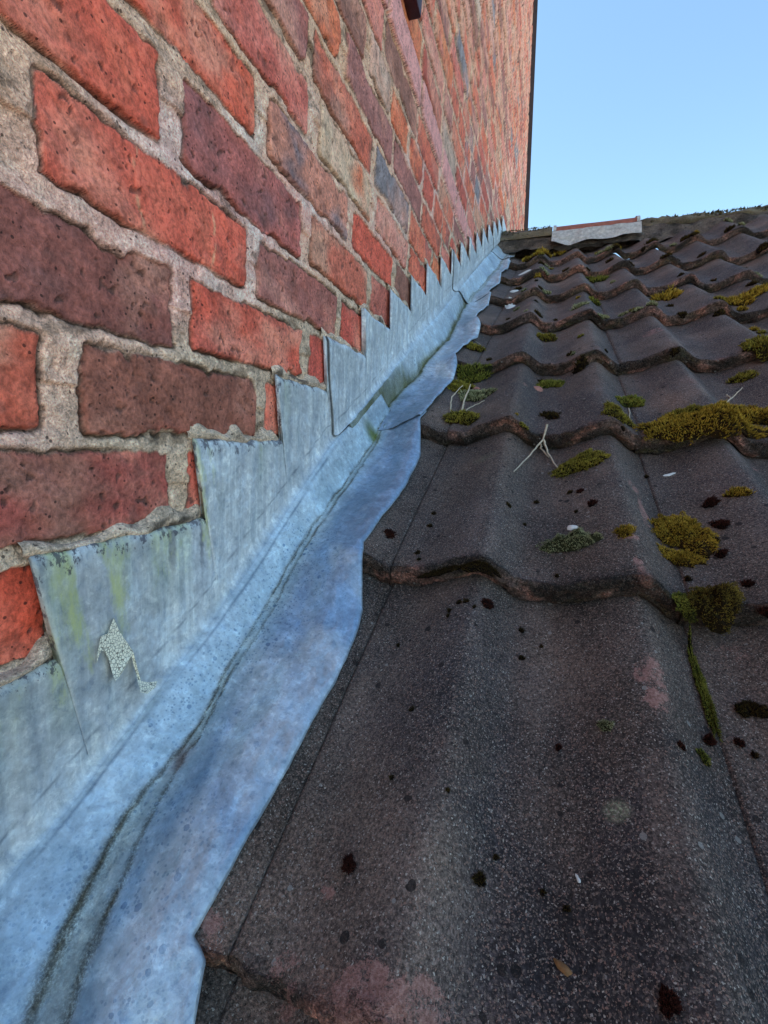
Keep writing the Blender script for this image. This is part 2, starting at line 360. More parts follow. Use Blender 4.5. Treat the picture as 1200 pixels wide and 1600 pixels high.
def step_line(y): return 0.003+0.0725*(y+0.048)/0.1425      # rough height of the flashing's steps along the wall
def wall_field(y, z):
    """depth, colour and mortar mask of the brick face at (y, z)"""
    sh = y.shape; y = y.ravel(); z = z.ravel()
    wob = 0.0032*vn(y*9, z*9, 3)
    zz = z + wob*0.8 + 0.0012*vn(y*38, z*38, 5) + 0.0009*vn(y*140, z*140, 8)
    yy = y + 0.0014*vn(y*30, z*42, 6) + 0.0010*vn(y*140, z*140, 9)
    ki = np.clip(np.searchsorted(zb, zz)-1, 0, len(ks)-2)
    k = ks[ki]; z0 = zb[ki]; z1 = zb[ki+1]
    y0 = np.zeros_like(y); y1 = np.zeros_like(y); c1 = np.zeros((len(y), 3)); c2 = np.zeros((len(y), 3)); mx = np.zeros_like(y); bid = np.zeros(len(y), int)
    for kk in np.unique(k):
        m = k == kk; J = joints[int(kk)]
        mid = (J[1:, 0]+J[:-1, 1])/2
        bi = np.searchsorted(mid, yy[m]); y0[m] = J[bi, 0]; y1[m] = J[bi, 1]
        c1[m] = bcols[int(kk)][bi]; c2[m] = bcol2[int(kk)][bi]; mx[m] = bmixs[int(kk)][bi]; bid[m] = bi
    h = (k.astype(int)*7919 + bid*104729) % 9973
    hf = h/9973.0
    bandm = (k == 11)
    ml = np.where(bandm, 0.0015, 0.0060 + 0.0022*np.sin(h*1.7)); mt = np.where(bandm, 0.0015, 0.0060 + 0.0022*np.cos(h*2.3))
    dz = np.minimum(zz-(z0+ml), (z1-mt)-zz); dy = np.minimum(yy-y0, y1-yy)
    a = np.clip(0.0035-dz, 0, None); b = np.clip(0.0035-dy, 0, None)
    d = np.where((dz < 0.0035) & (dy < 0.0035), 0.0035-np.hypot(a, b), np.minimum(dz, dy))
    bite = fbm(y*26+hf*50, z*26, 11, 4)
    d = d - 0.0085*np.clip(bite-0.12, 0, 1)/0.5 + 0.0020*fbm(y*150, z*150, 12, 4)
    m = ss(-0.0007, 0.0007, d)
    # brick face relief
    fy = (yy-y0)/(y1-y0+1e-6)
    face = 0.0012*np.sin(h) + 0.0035*(hf-0.5)*(fy-0.5) + 0.0016*fbm(y*22, z*22, 20+0*h, 4) + 0.0006*fbm(y*120, z*120, 22, 3)
    face = face - 0.0018*np.exp(-np.clip(d, 0, 1)/0.0013)*(0.5+0.6*vn(y*35, z*35, 25)) - 0.0018*ss(0.1, 0.5, fbm(y*34, z*34, 26, 4))
    pitn = fbm(y*150, z*150, 31, 2); face = face - 0.0016*ss(0.56, 0.7, pitn)
    # mortar: struck back under each brick, flush or proud at the foot of the joint
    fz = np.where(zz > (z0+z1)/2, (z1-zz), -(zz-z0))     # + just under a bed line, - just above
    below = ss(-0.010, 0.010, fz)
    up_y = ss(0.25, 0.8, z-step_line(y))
    mort = 0.0000 - 0.0036*(1-below)*(0.6+0.8*up_y) - 0.0065*up_y + 0.0030*fbm(y*30, z*40, 40, 4) + 0.0011*fbm(y*150, z*150, 42, 3)
    # crack line just beneath every brick
    crack = np.exp(-((d+0.0012)/0.0014)**2)*(zz > (z0+z1)/2-0.5)*ss(-0.2, 0.5, vn(y*16, z*16, 45)+0.5*(z0+ml-zz > -0.004))
    mort = mort - 0.0035*crack
    led = ((z1-mt)-zz < 0)                                # joint above this brick
    x = mort*(1-m) + face*m - 0.0022*np.exp(-((d+0.0002)/0.0011)**2)*ss(-0.15, 0.3, fbm(y*24, z*24, 89, 3))
    # colours
    bl = fbm(y*13+hf*90, z*20+hf*31, 50, 4)
    t = np.clip(ss(-0.28, 0.35, bl + (mx-0.5)*1.5)*(mx > 0.001), 0, 1)
    c = mix(c1, c2, t)
    c = c*(1+0.22*fbm(y*60, z*60, 55, 3))[:, None]
    c = c*(1+0.20*vn(y*46+hf*70, z*5, 56)*ss(-0.1, 0.4, vn(y*8, z*8, 58)))[:, None]
    edge = np.exp(-np.clip(d, 0, 1)/0.004)
    c = mix(c, srgb(150, 66, 44), 0.35*edge*ss(-0.2, 0.5, vn(y*25, z*25, 57)))
    # old mortar and lime smears; paling higher up also paints in grazing light
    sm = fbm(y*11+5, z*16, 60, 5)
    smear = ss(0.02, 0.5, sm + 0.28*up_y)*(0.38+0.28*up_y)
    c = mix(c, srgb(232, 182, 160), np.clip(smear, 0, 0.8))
    c = mix(c, srgb(50, 38, 38), 0.75*ss(0.56, 0.66, pitn))
    c = mix(c, srgb(70, 52, 50), 0.45*ss(0.30, 0.62, fbm(y*60, z*70, 66, 5)))
    for ys_ in (0.053, 0.134):
        seam = np.exp(-((yy-ys_-0.006*vn(z*60, z*0+ys_*90, 67))/0.0014)**2)*(k == 3)
        c = mix(c, srgb(232, 176, 140), 0.7*seam*ss(-0.4, 0.2, vn(y*300, z*120, 68)))
    c = np.clip(c*np.array([1.58, 1.24, 1.10])+0.012, 0, 0.95)
    c = mix(c, srgb(206, 156, 134), 0.10)
    # the plain pink band course
    cb = srgb(244, 170, 160)*(1+0.10*fbm(y*90, z*90, 70, 3))[:, None]
    c = np.where(bandm[:, None], cb, c)
    x = np.where(bandm & (m > 0.5), 0.0035 + 0.0004*fbm(y*60, z*60, 71, 3) - 0.003*np.exp(-np.clip(d, 0, 1)/0.001), x)
    mc = mix(np.tile(srgb(246, 196, 170), (len(y), 1)), srgb(250, 190, 174), ss(-0.3, 0.4, vn(y*7, z*12, 80)))
    mc = mix(mc, srgb(252, 226, 212), 0.55*ss(0.0, 0.6, fbm(y*22, z*22, 82, 3)))
    grey = 1-ss(0.012, 0.075, z-step_line(y)-0.03+0.02*vn(y*9, z*9, 84))
    mc = mix(mc, srgb(216, 186, 160), grey)
    tanm = ss(0.16, 0.36, z-step_line(y)+0.08*vn(y*6, z*8, 85))
    mc = mix(mc, srgb(236, 188, 154), tanm*0.85)
    mc = mc*(1.06+0.28*fbm(y*70, z*90, 86, 4))[:, None]
    mc = mix(mc, srgb(104, 84, 66), 0.6*ss(0.26, 0.45, fbm(y*34, z*60, 88, 4)))
    mc = mix(mc, srgb(84, 62, 54), 0.75*(1-below)*up_y)  # shade of the recessed joints under bricks painted into the mortar, higher up
    mc = mix(mc, srgb(40, 34, 30), 0.9*crack)
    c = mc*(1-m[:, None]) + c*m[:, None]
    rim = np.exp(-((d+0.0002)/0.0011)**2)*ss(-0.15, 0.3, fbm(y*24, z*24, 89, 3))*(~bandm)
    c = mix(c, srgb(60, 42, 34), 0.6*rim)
    return x.reshape(sh), c.reshape(sh+(3,)), (1-m).reshape(sh), bandm.reshape(sh)

ys = [-0.16]
while ys[-1] < Y_END:
    y = ys[-1]; d = math.hypot(y-CAM[1], 0.3)
    ys.append(y + max(0.0011, d*d*0.0034))
ys[-1] = Y_END
yl = [-0.16]
stp = 0.002
while yl[-1] > -3.0: yl.append(yl[-1]-stp); stp = min(stp*1.12, 0.02)
ys = np.array(yl[::-1][:-1] + ys)
ws = list(np.arange(-0.24, 1.50, 0.0022))
dd = np.hypot(np.clip(ys, -0.05, None)-CAM[1], 0.3)
zline = ZR + ys*math.tan(PITCH)
Wg = np.array(ws)[None, :]
Z = zline[:, None] + dd[:, None]*Wg
nu = 130; tt = (np.arange(1, nu+1)/nu)[None, :]
ZT = 6.4
Zup = Z[:, -1:] + (ZT-Z[:, -1:])*(tt*0.35+0.65*tt**2)
nd = 50; td = (np.arange(nd, 0, -1)/nd)[None, :]
Zdn = Z[:, :1] + (-5.2-Z[:, :1])*td**1.6
Z = np.concatenate([Zdn, Z, Zup], 1); Yg = np.repeat(ys[:, None], Z.shape[1], 1)
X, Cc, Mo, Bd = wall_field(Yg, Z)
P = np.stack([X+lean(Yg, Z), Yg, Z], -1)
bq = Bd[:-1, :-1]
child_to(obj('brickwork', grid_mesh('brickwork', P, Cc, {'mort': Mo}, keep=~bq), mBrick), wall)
i0, i1 = np.where(bq.any(0))[0][[0, -1]]
bc_ = child_to(obj('string_course', grid_mesh('string_course', P, Cc, {'mort': Mo*0.3}, keep=bq), mBrick), wall)
bc_['label'] = 'smooth pink course of flat bricks across the wall'
# far end trim: a dark strip down the corner of the wall
def boxed(pts_fn, zs, name, mat, parent):
    V = []; F = []
    for i, z in enumerate(zs):
        for p in pts_fn(z): V.append(p)
        if i:
            for j in range(4): F.append(((i-1)*4+j, (i-1)*4+(j+1) % 4, i*4+(j+1) % 4, i*4+j))
    F.append((0, 1, 2, 3)); n = len(zs)*4; F.append((n-1, n-2, n-3, n-4))
    return child_to(obj(name, raw_mesh(name, V, F, smooth=False), mat), parent)
boxed(lambda z: [(-0.3, Y_END, z), (0.030+lean(Y_END, z), Y_END, z), (0.030+lean(Y_END, z), Y_END+0.07, z), (-0.3, Y_END+0.07, z)],
      np.linspace(-5.2, 6.4, 60), 'corner_trim', mTrim, wall)
# solid body of the wall behind the brick face (so that it has thickness from any side)
boxed(lambda z: [(-0.30, -3.0, z), (-0.12, -3.0, z), (-0.12, Y_END, z), (-0.30, Y_END, z)], np.linspace(-5.2, 6.4, 4), 'wall_core', mBrick, wall)

# maroon bracket high on the wall
def wall_pt(u, v, x=0.0):
    d = px_ray(u, v); t = (x-CAM[0])/d[0]; return CAM + t*d
b0, b1_ = 0.665, 0.722
V = []
for x in (-0.01, 0.022):
    for y, z in ((0.655, 0.866), (0.718, 0.862), (0.735, 1.05), (0.672, 1.05)): V.append((x, y, z))
br_ = obj('wall_bracket', raw_mesh('wall_bracket', V, [(3, 2, 1, 0), (4, 5, 6, 7), (0, 1, 5, 4), (1, 2, 6, 5), (2, 3, 7, 6), (3, 0, 4, 7)], smooth=False), mBracket)
bv = br_.modifiers.new('b', 'BEVEL'); bv.width = 0.003; bv.segments = 2
tag(br_, 'small dark maroon bracket fixed to the brick wall above the smooth pink band', 'bracket')

# ---------------------------------------------------------------- tiled roof
roof = empty('tiled_roof', (1.3, 1.0, -5.2), 'dark weathered concrete tile roof of wavy mossy courses running up to its ridge', 'roof')
X_MAX = 3.0
Xj0 = X0 + C0*1.29 - 2*C0
ell = []      # (x, s, rx, rs, colour, strength): worn, stained and lichened patches
PK = srgb(170, 112, 100)
for u, v, rx, rs, colr, st_ in [
    (1022, 1060, .016, .035, PK, .75), (1005, 800, .009, .05, PK, .8), (990, 760, .010, .02, PK, .6), (985, 838, .02, .008, PK, .7), (1000, 880, .008, .015, PK, .6),
    (630, 1580, .035, .02, srgb(150, 84, 74), .8), (560, 1560, .02, .016, srgb(140, 78, 70), .6), (440, 1530, .014, .02, srgb(140, 78, 70), .6), (330, 1440, .012, .010, srgb(110, 50, 45), .8),
    (755, 716, .018, .016, srgb(96, 98, 84), .85), (1020, 520, .03, .05, srgb(120, 84, 78), .55), (965, 1268, .008, .008, srgb(140, 150, 125), .7), (510, 1395, .006, .006, srgb(130, 115, 100), .7),
    (905, 745, .008, .01, PK, .4), (1048, 742, .010, .004, srgb(170, 165, 150), .5), (920, 812, .010, .004, srgb(140, 132, 122), .7), (600, 1040, .02, .05, srgb(58, 56, 56), .4),
    (760, 1060, .02, .10, srgb(84, 72, 66), .45), (1145, 1020, .02, .02, srgb(120, 104, 96), .4), (820, 600, .01, .012, srgb(140, 110, 100), .5), (1180, 730, .012, .006, srgb(165, 120, 95), .6)]:
    x, s = px_roof(u, v, -0.012); ell.append((x, s, rx, rs, colr, st_))
def tile_mesh(r, cidx):
    """one interlocking tile; returns points, colours, lip mask"""
    sn = S1 + G*(r-1); xl = Xj0 + 2*C0*cidx; hsh = np.random.default_rng(5000+r*97+cidx)
    dist = max(0.30, math.hypot(sn+G/2-(-0.107), (xl+C0-0.29)))
    hs = min(0.014, max(0.0021, dist*0.0034))
    wdt = 2*C0+0.006
    nx = max(24, int(wdt/hs)); ns = max(12, int((G+0.045)/(hs*1.2)))
    xs = np.linspace(0, wdt, nx)
    top = np.linspace(0, 1, ns)
    smax = min(G+0.045, S_RIDGE-sn+0.03)
    sl = top*smax
    dn, tl, ds = hsh.uniform(-.0012, .0012), hsh.uniform(-.004, .004), hsh.uniform(-.003, .003)
    if r == 1 and cidx == 0: dn = tl = ds = 0
    xa = xl + xs
    # rows: front face bottom -> top, small arris, then the top surface
    face = np.linspace(0, 1, 13)
    rows_n = []; rows_s = []; lip = []
    T = NOSE-0.001
    for f in face: rows_n.append(-T*(1-f)*0.86-0.0028); rows_s.append(-0.001-0.0015*math.sin(f*3)); lip.append(1.0)
    for a in (0.4, 0.75): rows_n.append(-0.0028*(1-a)**1.4); rows_s.append(0.0022*a); lip.append(1.0)
    sl = sl + 0.003
    for q in sl: rows_n.append(-(NOSE/G)*(q)); rows_s.append(q); lip.append(float(np.exp(-q/0.006))*0.6)
    rn = np.array(rows_n)[None, :]; rs = np.array(rows_s)[None, :]; lp = np.repeat(np.array(lip)[None, :], nx, 0)
    XX = np.repeat(xa[:, None], rn.shape[1], 1); SS = sn + ds + rs + 0*XX
    isf = lp > 0.5
    rag = 0.0030*fbm(XX*28, r*7.3+0*XX, 90, 3) + 0.0012*fbm(XX*110, r*5.1+0*XX, 92, 2)
    SS = SS + rag*np.exp(-np.clip(rs, 0, 1)/0.012)
    NN = wave(XX) + rn + dn + tl*(XX-xl-C0)
    # rough broken face
    fr = fbm(XX*70, rn*90+r*3.3, 94, 3)
    SS = SS - isf*(0.0046*fr + 0.0016*fbm(XX*230, rn*240+r, 95, 2) + 0.0034*np.clip(vn(XX*24, r*11.0+0*XX, 96), 0, 1))
    NN = NN - np.where(lp > 0.2, 0.0042*np.clip(fbm(XX*45, r*4.4+SS*30, 97, 3)-0.0, -0.5, 1), 0)
    NN = NN + 0.0007*fbm(XX*26, SS*26, 98, 3)
    # side lap: under-lock on the left, square edge on the right
    e = XX-xl
    NN = NN - 0.006*(1-ss(0.003, 0.009, e))
    NN = NN - 0.0022*ss(wdt-0.006, wdt, e) + 0.0028*ss(0.19, 0.29, e)*0
    # colours
    base = np.tile(srgb(82, 73, 67), (XX.shape[0], XX.shape[1], 1))
    base = base*hsh.uniform(0.85, 1.15)
    base = mix(base, srgb(134, 114, 100), 0.6*ss(-0.1, 0.5, fbm(XX*9, SS*5, 100, 4)))
    base = mix(base, srgb(40, 42, 50), 0.6*ss(-0.05, 0.35, fbm(XX*8+9, SS*6, 102, 4)))
    crest = ss(-0.010, -0.001, wave(XX))
    base = mix(base, srgb(126, 112, 102), 0.45*crest*ss(-0.3, 0.4, fbm(XX*30, SS*8, 103, 3)))
    pk = ss(0.28, 0.55, fbm(XX*14, SS*9, 104, 4)); base = mix(base, srgb(140, 92, 82), 0.12*pk*crest)
    wornn = fbm(XX*170, SS*170, 106, 2)
    WN = np.zeros(XX.shape); WN = np.clip(WN + 0.42*pk*crest, 0, 1)
    for (ex, es, rx, rsd, colr, st_) in ell:
        dx = (XX-ex)/rx; dS = (SS-es)/rsd
        q = dx*dx+dS*dS
        if q.min() > 3: continue
        mk = ss(1.15, 0.45, np.sqrt(q)+0.35*fbm(XX*60, SS*60, 105, 3))*st_*(0.55+0.45*ss(-0.3, 0.3, wornn))
        if colr[0] > 1.35*colr[2] and colr[0] > 0.1: WN = np.maximum(WN, np.clip(mk*1.1, 0, 1))
        else: base = mix(base, colr, mk)
    # nose: bare pinkish concrete, algae and black moss
    fc = mix(np.tile(srgb(112, 90, 80), base.shape[:2]+(1,)), srgb(168, 118, 100), ss(-0.1, 0.35, fbm(XX*40, rn*60+r*3, 107, 3)))
    fc = mix(fc, srgb(26, 25, 19), 0.9*ss(-0.12, 0.25, fbm(XX*18+r, rn*40+r, 108, 4)))
    fc = mix(fc, srgb(72, 70, 34), 0.5*ss(0.15, 0.5, fbm(XX*24+r*2, rn*60, 109, 3)))
    band = np.clip(np.where(isf, 1.0, np.exp(-np.clip(rs, 0, 1)/0.007)*0.9), 0, 1)
    base = base*(1-band[..., None]) + fc*band[..., None]
    # darker tone along the side lap
    base = mix(base, srgb(24, 22, 20), 0.5*(1-ss(0.003, 0.011, e)))
    base = mix(base, srgb(48, 42, 36), 0.6*ss(wdt-0.012, wdt-0.004, e)*ss(-0.3, 0.3, vn(XX*20, SS*40, 110)))
    if r == 1: pass
    Pp = RW(XX, SS, NN)
    # underside skirts so that the tile has thickness
    def skirt(row, dnn):
        q = row.copy(); q[..., 1] += dnn*si; q[..., 2] -= dnn*co; return q
    left = skirt(Pp[:1], 0.010); right = skirt(Pp[-1:], 0.009)
    Pp = np.concatenate([left, Pp, right], 0)
    base = np.concatenate([base[:1]*0.6, base, mix(base[-1:], srgb(40, 34, 30), 0.5*np.ones(base[-1:].shape[:2]))], 0); lp = np.concatenate([lp[:1], lp, lp[-1:]], 0); WN = np.concatenate([WN[:1], WN, WN[-1:]], 0)
    return Pp, base, lp, WN
VV, FF, CCc, LL, WW = [], [], [], [], []; off = 0
R_TOP = 8
for r in range(-3, R_TOP+1):
    for ci in range(-1, 9):
        Pp, bc, lp, wn_ = tile_mesh(r, ci)
        if Xj0+2*C0*ci < -0.01:
            keepc = Pp[:, 5, 0] > 0.004
            Pp, bc, lp, wn_ = Pp[keepc], bc[keepc], lp[keepc], wn_[keepc]
            if Pp.shape[0] < 3: continue
        n, m = Pp.shape[:2]; i = np.arange(n*m).reshape(n, m)+off; off += n*m
        VV.append(Pp.reshape(-1, 3)); CCc.append(bc.reshape(-1, 3)); LL.append(lp.reshape(-1)); WW.append(wn_.reshape(-1))
        FF.append(np.stack([i[:-1, :-1], i[1:, :-1], i[1:, 1:], i[:-1, 1:]], -1).reshape(-1, 4))
tiles = raw_mesh('tile_covering', np.concatenate(VV), np.concatenate(FF), np.concatenate(CCc), {'lip': np.concatenate(LL), 'worn': np.concatenate(WW)})
child_to(obj('tile_covering', tiles, mTile), roof)
# roof body under the tiles and the back slope
yr, zr_ = S_RIDGE*co+0.03, ZR+S_RIDGE*si-0.05
YB = 0.055
ye, ze = (S1-4.0*G)*co, ZR+(S1-4.0*G)*si-0.055
V = []
for x in (0.01, 2.95): V += [(x, ye, ze-YB), (x, yr, zr_-YB), (x, yr+1.6, zr_-0.8), (x, yr+1.6, -5.2), (x, ye, -5.2)]
child_to(obj('roof_body', raw_mesh('roof_body', V[:], [(0, 1, 6, 5), (1, 2, 7, 6), (2, 3, 8, 7), (4, 0, 5, 9)], smooth=False), mTrim), roof)
me = bpy.data.meshes.new('gable'); me.from_pydata([V[i] for i in (5, 6, 7, 8, 9)], [], [(0, 1, 2, 3, 4)])
child_to(obj('gable_end', me, mMortarPale), roof)

# ridge: half-round tiles along x at the top of the slope
def ridge_tile(name, xa, xb, rad, mat, n0=0.0, dark=True, thick=0.016, lift=0.0, rough=1.0):
    nx = max(6, int((xb-xa)/0.012)); na = 26
    A = np.linspace(-0.05*math.pi, 1.05*math.pi, na); V = np.zeros((nx, na*2, 3)); C = np.zeros((nx, na*2, 3))
    for i, x in enumerate(np.linspace(xa, xb, nx)):
        for side, rr in ((0, rad), (1, rad-thick)):
            for j, a in enumerate(A if side == 0 else A[::-1]):
                k = j if side == 0 else na+j
                wob = 0.006*rough*float(vn(x*14, a*2.2, 120))*(1 if dark else 0.15)+0.003*rough*float(vn(x*60, a*9, 121))*(1 if dark else 0.1)
                yy = yr-0.03 - (rr+wob)*math.cos(a)*1.05; zz = zr_+0.052+lift+float(rtwist(x))+0.5*(rr+wob)*math.sin(a)+0.0
                V[i, k] = (x, yy, zz)
                t = 0.5+0.5*float(vn(x*20, a*4, 122))
                C[i, k] = srgb(66, 60, 50)*(1-t)+srgb(128, 118, 86)*t
    me = grid_mesh(name, np.concatenate([V, V[:, :1]], 1), np.concatenate([C, C[:, :1]], 1), {'lip': np.zeros((nx, na*2+1))})
    bm_f = None
    return child_to(obj(name, me, mat), roof)
ridge_tile('ridge_tile', 0.02, 0.285, 0.115, mTile, lift=-0.012)
ridge_tile('ridge_tile', 0.30, 0.655, 0.092, mRedRidge, dark=False, lift=0.004)['label'] = 'newer red ridge tile bedded on white mortar'
xx = 0.67
while xx < 2.9:
    ridge_tile('ridge_tile', xx, xx+0.46, 0.088, mTile, lift=-0.012 + random.uniform(-.012, .010), rough=3.2); xx += 0.45
# old mossy bedding that closes the gap between ridge and tiles
nb1 = 420
xm = np.linspace(0.012, 2.95, nb1)[:, None]; tm = np.linspace(0, 1, 10)[None, :]
yb = yr-0.03-0.100 - 0.045*(1-tm) + 0.010*fbm(xm*16, tm*3, 133, 3); zbm = zr_+0.052+rtwist(xm) - 0.020*ss(0.66, 0.7, xm) - 0.085*(1-tm) + 0.016*fbm(xm*14, tm*3, 134, 3)
P = np.stack([xm+0*tm, yb, zbm], -1); Pb = P.copy(); Pb[..., 1] += 0.08; cb_ = mix(np.tile(srgb(104, 92, 80), (nb1, 10, 1)), srgb(40, 36, 28), ss(-0.2, 0.3, fbm(xm*30, tm*5, 135, 3)))
child_to(obj('ridge_bedding', grid_mesh('ridge_bedding', np.concatenate([P, Pb[:, ::-1]], 1), np.concatenate([cb_, cb_], 1), {'lip': np.ones((nb1, 20))*0.6}), mTile), roof)
# pale mortar bedding under the red ridge tile
nxm, nsm = 60, 14
xm = np.linspace(0.285, 0.672, nxm)[:, None]; tm = np.linspace(0, 1, nsm)[None, :]
yb = yr-0.03-0.118 - 0.040*(1-tm) + 0.004*vn(xm*40, tm*6, 130); zbm = zr_+0.050+rtwist(xm)*1.0 + (-0.080-0.02*np.clip(vn(xm*12, 0*xm, 131), -1, 1))*(1-tm)+0*xm
P = np.stack([xm+0*tm, yb, zbm], -1); Pb = P.copy(); Pb[..., 1] += 0.09; Pb[..., 2] += 0.0
child_to(obj('mortar_bed', grid_mesh('mortar_bed', np.concatenate([P, Pb[:, ::-1]], 1)), mMortarPale), roof)
for xa in (0.289, 0.655):
    V = [(xa+dx, yr-0.03+0.104*math.cos(a)*r_, zr_+0.055+0.002+float(rtwist(xa))+0.052*math.sin(a)*r_) for dx in (0, 0.014) for a in np.linspace(0, math.pi, 14) for r_ in (1,)]
    V += [(xa, yr-0.03, zr_-0.03), (xa+0.014, yr-0.03, zr_-0.03)]
    F3 = [(i, i+1, 14+i+1, 14+i) for i in range(13)]
    me = bpy.data.meshes.new('mortar_end'); me.from_pydata(V, [], F3+[tuple(range(14))+(28,), tuple(range(27, 13, -1))+(29,)])
    child_to(obj('mortar_end', me, mMortarPale), roof)

# ---------------------------------------------------------------- lead flashing sheets
def tbl(t): a = np.array(t, float); return a[:, 0], a[:, 1]
STEP_Y = np.array([-0.62, -0.48, -0.335, -0.192, -0.048, 0.099, 0.238, 0.363, 0.506, 0.644, 0.790, 0.928, 1.083, 1.234] + [1.234+0.142*i for i in range(1, 12)])
STEP_Z = np.array([0.002+0.0725*(i-4) for i in range(len(STEP_Y))])
cs, cn = tbl([(-0.6, .010), (-.086, .009), (-.026, .004), (.132, .004), (.308, .017), (.437, .028), (.643, .026), (.921, .034), (1.6, .034), (3.0, .025)])
TR = {0: tbl([(-.6, .085), (-.128, .071), (-.085, .060), (-.041, .054), (.028, .053), (.123, .045), (.244, .041), (.468, .039), (.70, .036)]),
      1: tbl([(.5, .020), (.578, .018), (.752, .021), (.863, .033), (1.0, .042), (1.157, .049), (1.32, .042), (1.483, .034), (1.7, .035)]),
      2: tbl([(1.4, .038), (1.601, .043), (2.0, .065), (2.5, .085)]), 3: tbl([(2.3, .08), (2.9, .09)])}
es_, ex_ = tbl([(-.6, .150), (-.43, .125), (-.40, .15), (-.107, .146), (-.082, .139), (-.075, .127), (-.049, .128), (.034, .134), (.139, .1385), (.20, .134), (.252, .119), (.285, .109), (.352, .1165), (.44, .123), (.53, .120),
                (.60, .104), (.624, .099), (.70, .102), (.775, .108), (.86, .114), (.931, .110), (1.0, .094), (1.1, .112), (1.192, .121), (1.28, .118), (1.35, .095), (1.409, .092), (1.55, .108), (1.66, .104), (1.70, .092), (1.797, .098),
                (1.93, .110), (2.02, .104), (2.056, .100), (2.2, .112), (2.33, .116), (2.39, .104), (2.5, .114), (2.65, .118), (2.70, .10), (2.85, .122)])
def lead_base(s):        # the roof's stepped surface as the lead follows it: sawtooth rounded by dressing
    t = course_frac(s)
    return -NOSE*t*(1-ss(0.72, 0.99, t))
def riser_at(i):      # slope position of the crease point below the i-th riser of the steps
    lo, hi = -1.0, 4.0
    for _ in range(50):
        md = (lo+hi)/2; n_ = np.interp(md, cs, cn); yq = md*co-n_*si - 0.2*(STEP_Z[i]-(ZR+md*si+n_*co))
        if yq < STEP_Y[i]: lo = md
        else: hi = md
    return (lo+hi)/2
def lead_sheet(idx, s0, s1, lap, lift, label):
    tx_s, tx_x = TR[idx]
    d0 = max(0.3, s0+0.107)
    a = [s0]
    while a[-1] < s1: a.append(a[-1] + min(0.010, max(0.0016, (a[-1]+0.4)*0.0034)))
    a = np.array(a)
    # columns along the sheet: insert a doubled column at each riser of the steps
    s_of_y = lambda y: y/co*1.0
    yr_ = STEP_Y; zr2 = STEP_Z
    # columns are lines leaning slightly down-slope as they climb the wall; a = slope position of the crease point
    ycr = lambda A_: A_*co - np.interp(A_, cs, cn)*si
    zcr = lambda A_: ZR + A_*si + np.interp(A_, cs, cn)*co
    riser_a = []
    for i in range(1, len(yr_)):
        # the riser's foot at y = yr_[i]+0.014, z = zr2[i-1]
        lo, hi = s0-0.5, s1+0.5
        for _ in range(40):
            md = (lo+hi)/2; yq = ycr(md) - 0.2*(zr2[i]-zcr(md))
            if yq < yr_[i]: lo = md
            else: hi = md
        riser_a.append((lo+hi)/2)
    riser_a = np.array(riser_a)
    add = [q+dq for q in riser_a for dq in (-0.0002, 0.0002) if s0+0.002 < q < s1-0.002]
    a = np.array(sorted(list(a)+add))
    stepi = np.searchsorted(riser_a, a)              # which step
    ztop = zr2[stepi] + 0.0022*vn(a*60, a*0, 140) + 0.0028*vn(a*19, a*0, 141) - 0.004*ss(0, 1, 0*a)
    yc_, zc_ = ycr(a), zcr(a)
    nu_, nc, nv = 46, 14, 74
    A = np.repeat(a[:, None], nu_+nc+nv, 1); Pt = np.zeros(A.shape+(3,))
    # upstand
    t = np.linspace(0, 1, nu_)[None, :]
    zz = ztop[:, None] + (zc_[:, None]+0.006-ztop[:, None])*t
    yy = yc_[:, None] - 0.2*(zz-zc_[:, None])
    # slack, dents and the slight lift of each flap at its free vertical edge
    sl_ = np.where(stepi > 0, a-riser_a[np.clip(stepi-1, 0, 99)], 1.0)[:, None]
    flap = 0.0030*np.exp(-np.clip(sl_, 0, 1)/0.010)*(1-t)/(1+2.5*np.clip(a, 0, 9))[:, None]
    xx = 0.0050 + lift + flap + 0.0020*fbm(yy*26, zz*9, 142, 3)*np.minimum(1, t*3+0.2) + 0.0012*vn(yy*90, zz*14, 143)*ss(0, .3, t)
    xx = xx + 0.0016*ss(0.3, 0.9, a)[:, None]*vn(yy*42, zz*6, 145)*ss(0.1, 0.7, t)
    xx = xx - 0.005*np.exp(-(zz-ztop[:, None])**2/0.003**2)*0.7
    Pt[:, :nu_] = np.stack([xx+lean(yy, zz), yy, zz], -1)
    # bed of the flashing: crease -> trough -> over the roll -> edge
    v = np.linspace(0, 1, nv)[None, :]
    qf = np.linspace(0, 1, nu_+nc+nv)
    if lap:
        bow = np.interp(qf, [0, .30, .45, .55, .75, 1.0], lap)[None, :]
        sh = (1-np.clip((a-s0)/0.55, 0, 1)[:, None])**2*bow
    else: sh = np.zeros((len(a), nu_+nc+nv))
    Ab = (A+sh)[:, -nv:]
    trx = np.interp(Ab, tx_s, tx_x); edx = np.interp(Ab, es_, ex_) + 0.0012*vn(Ab*30, 0*Ab, 150)
    bs = lead_base(Ab); n_c = np.interp(Ab, cs, cn)
    x0_ = 0.0125+lift
    xv = x0_ + (edx-x0_)*v
    nt_ = -0.019 + 0.35*bs
    n_left = n_c - 0.006 + (nt_-n_c+0.006)*ss(0, 1, np.clip(xv-x0_, 0, None)/np.clip(trx-x0_, 0.004, None))**0.8
    roll_n = wave(xv)+bs + 0.0040
    k_ = ss(0.0, 1.0, (xv-trx)/(0.100-trx+0.001))
    n_right = nt_*(1-k_) + roll_n*k_
    nn = np.where(xv < trx, n_left, n_right)
    wr = fbm(xv*22, Ab*11, 144+idx, 4)
    amp = 0.0022+0.0030*ss(0, 0.5, v)
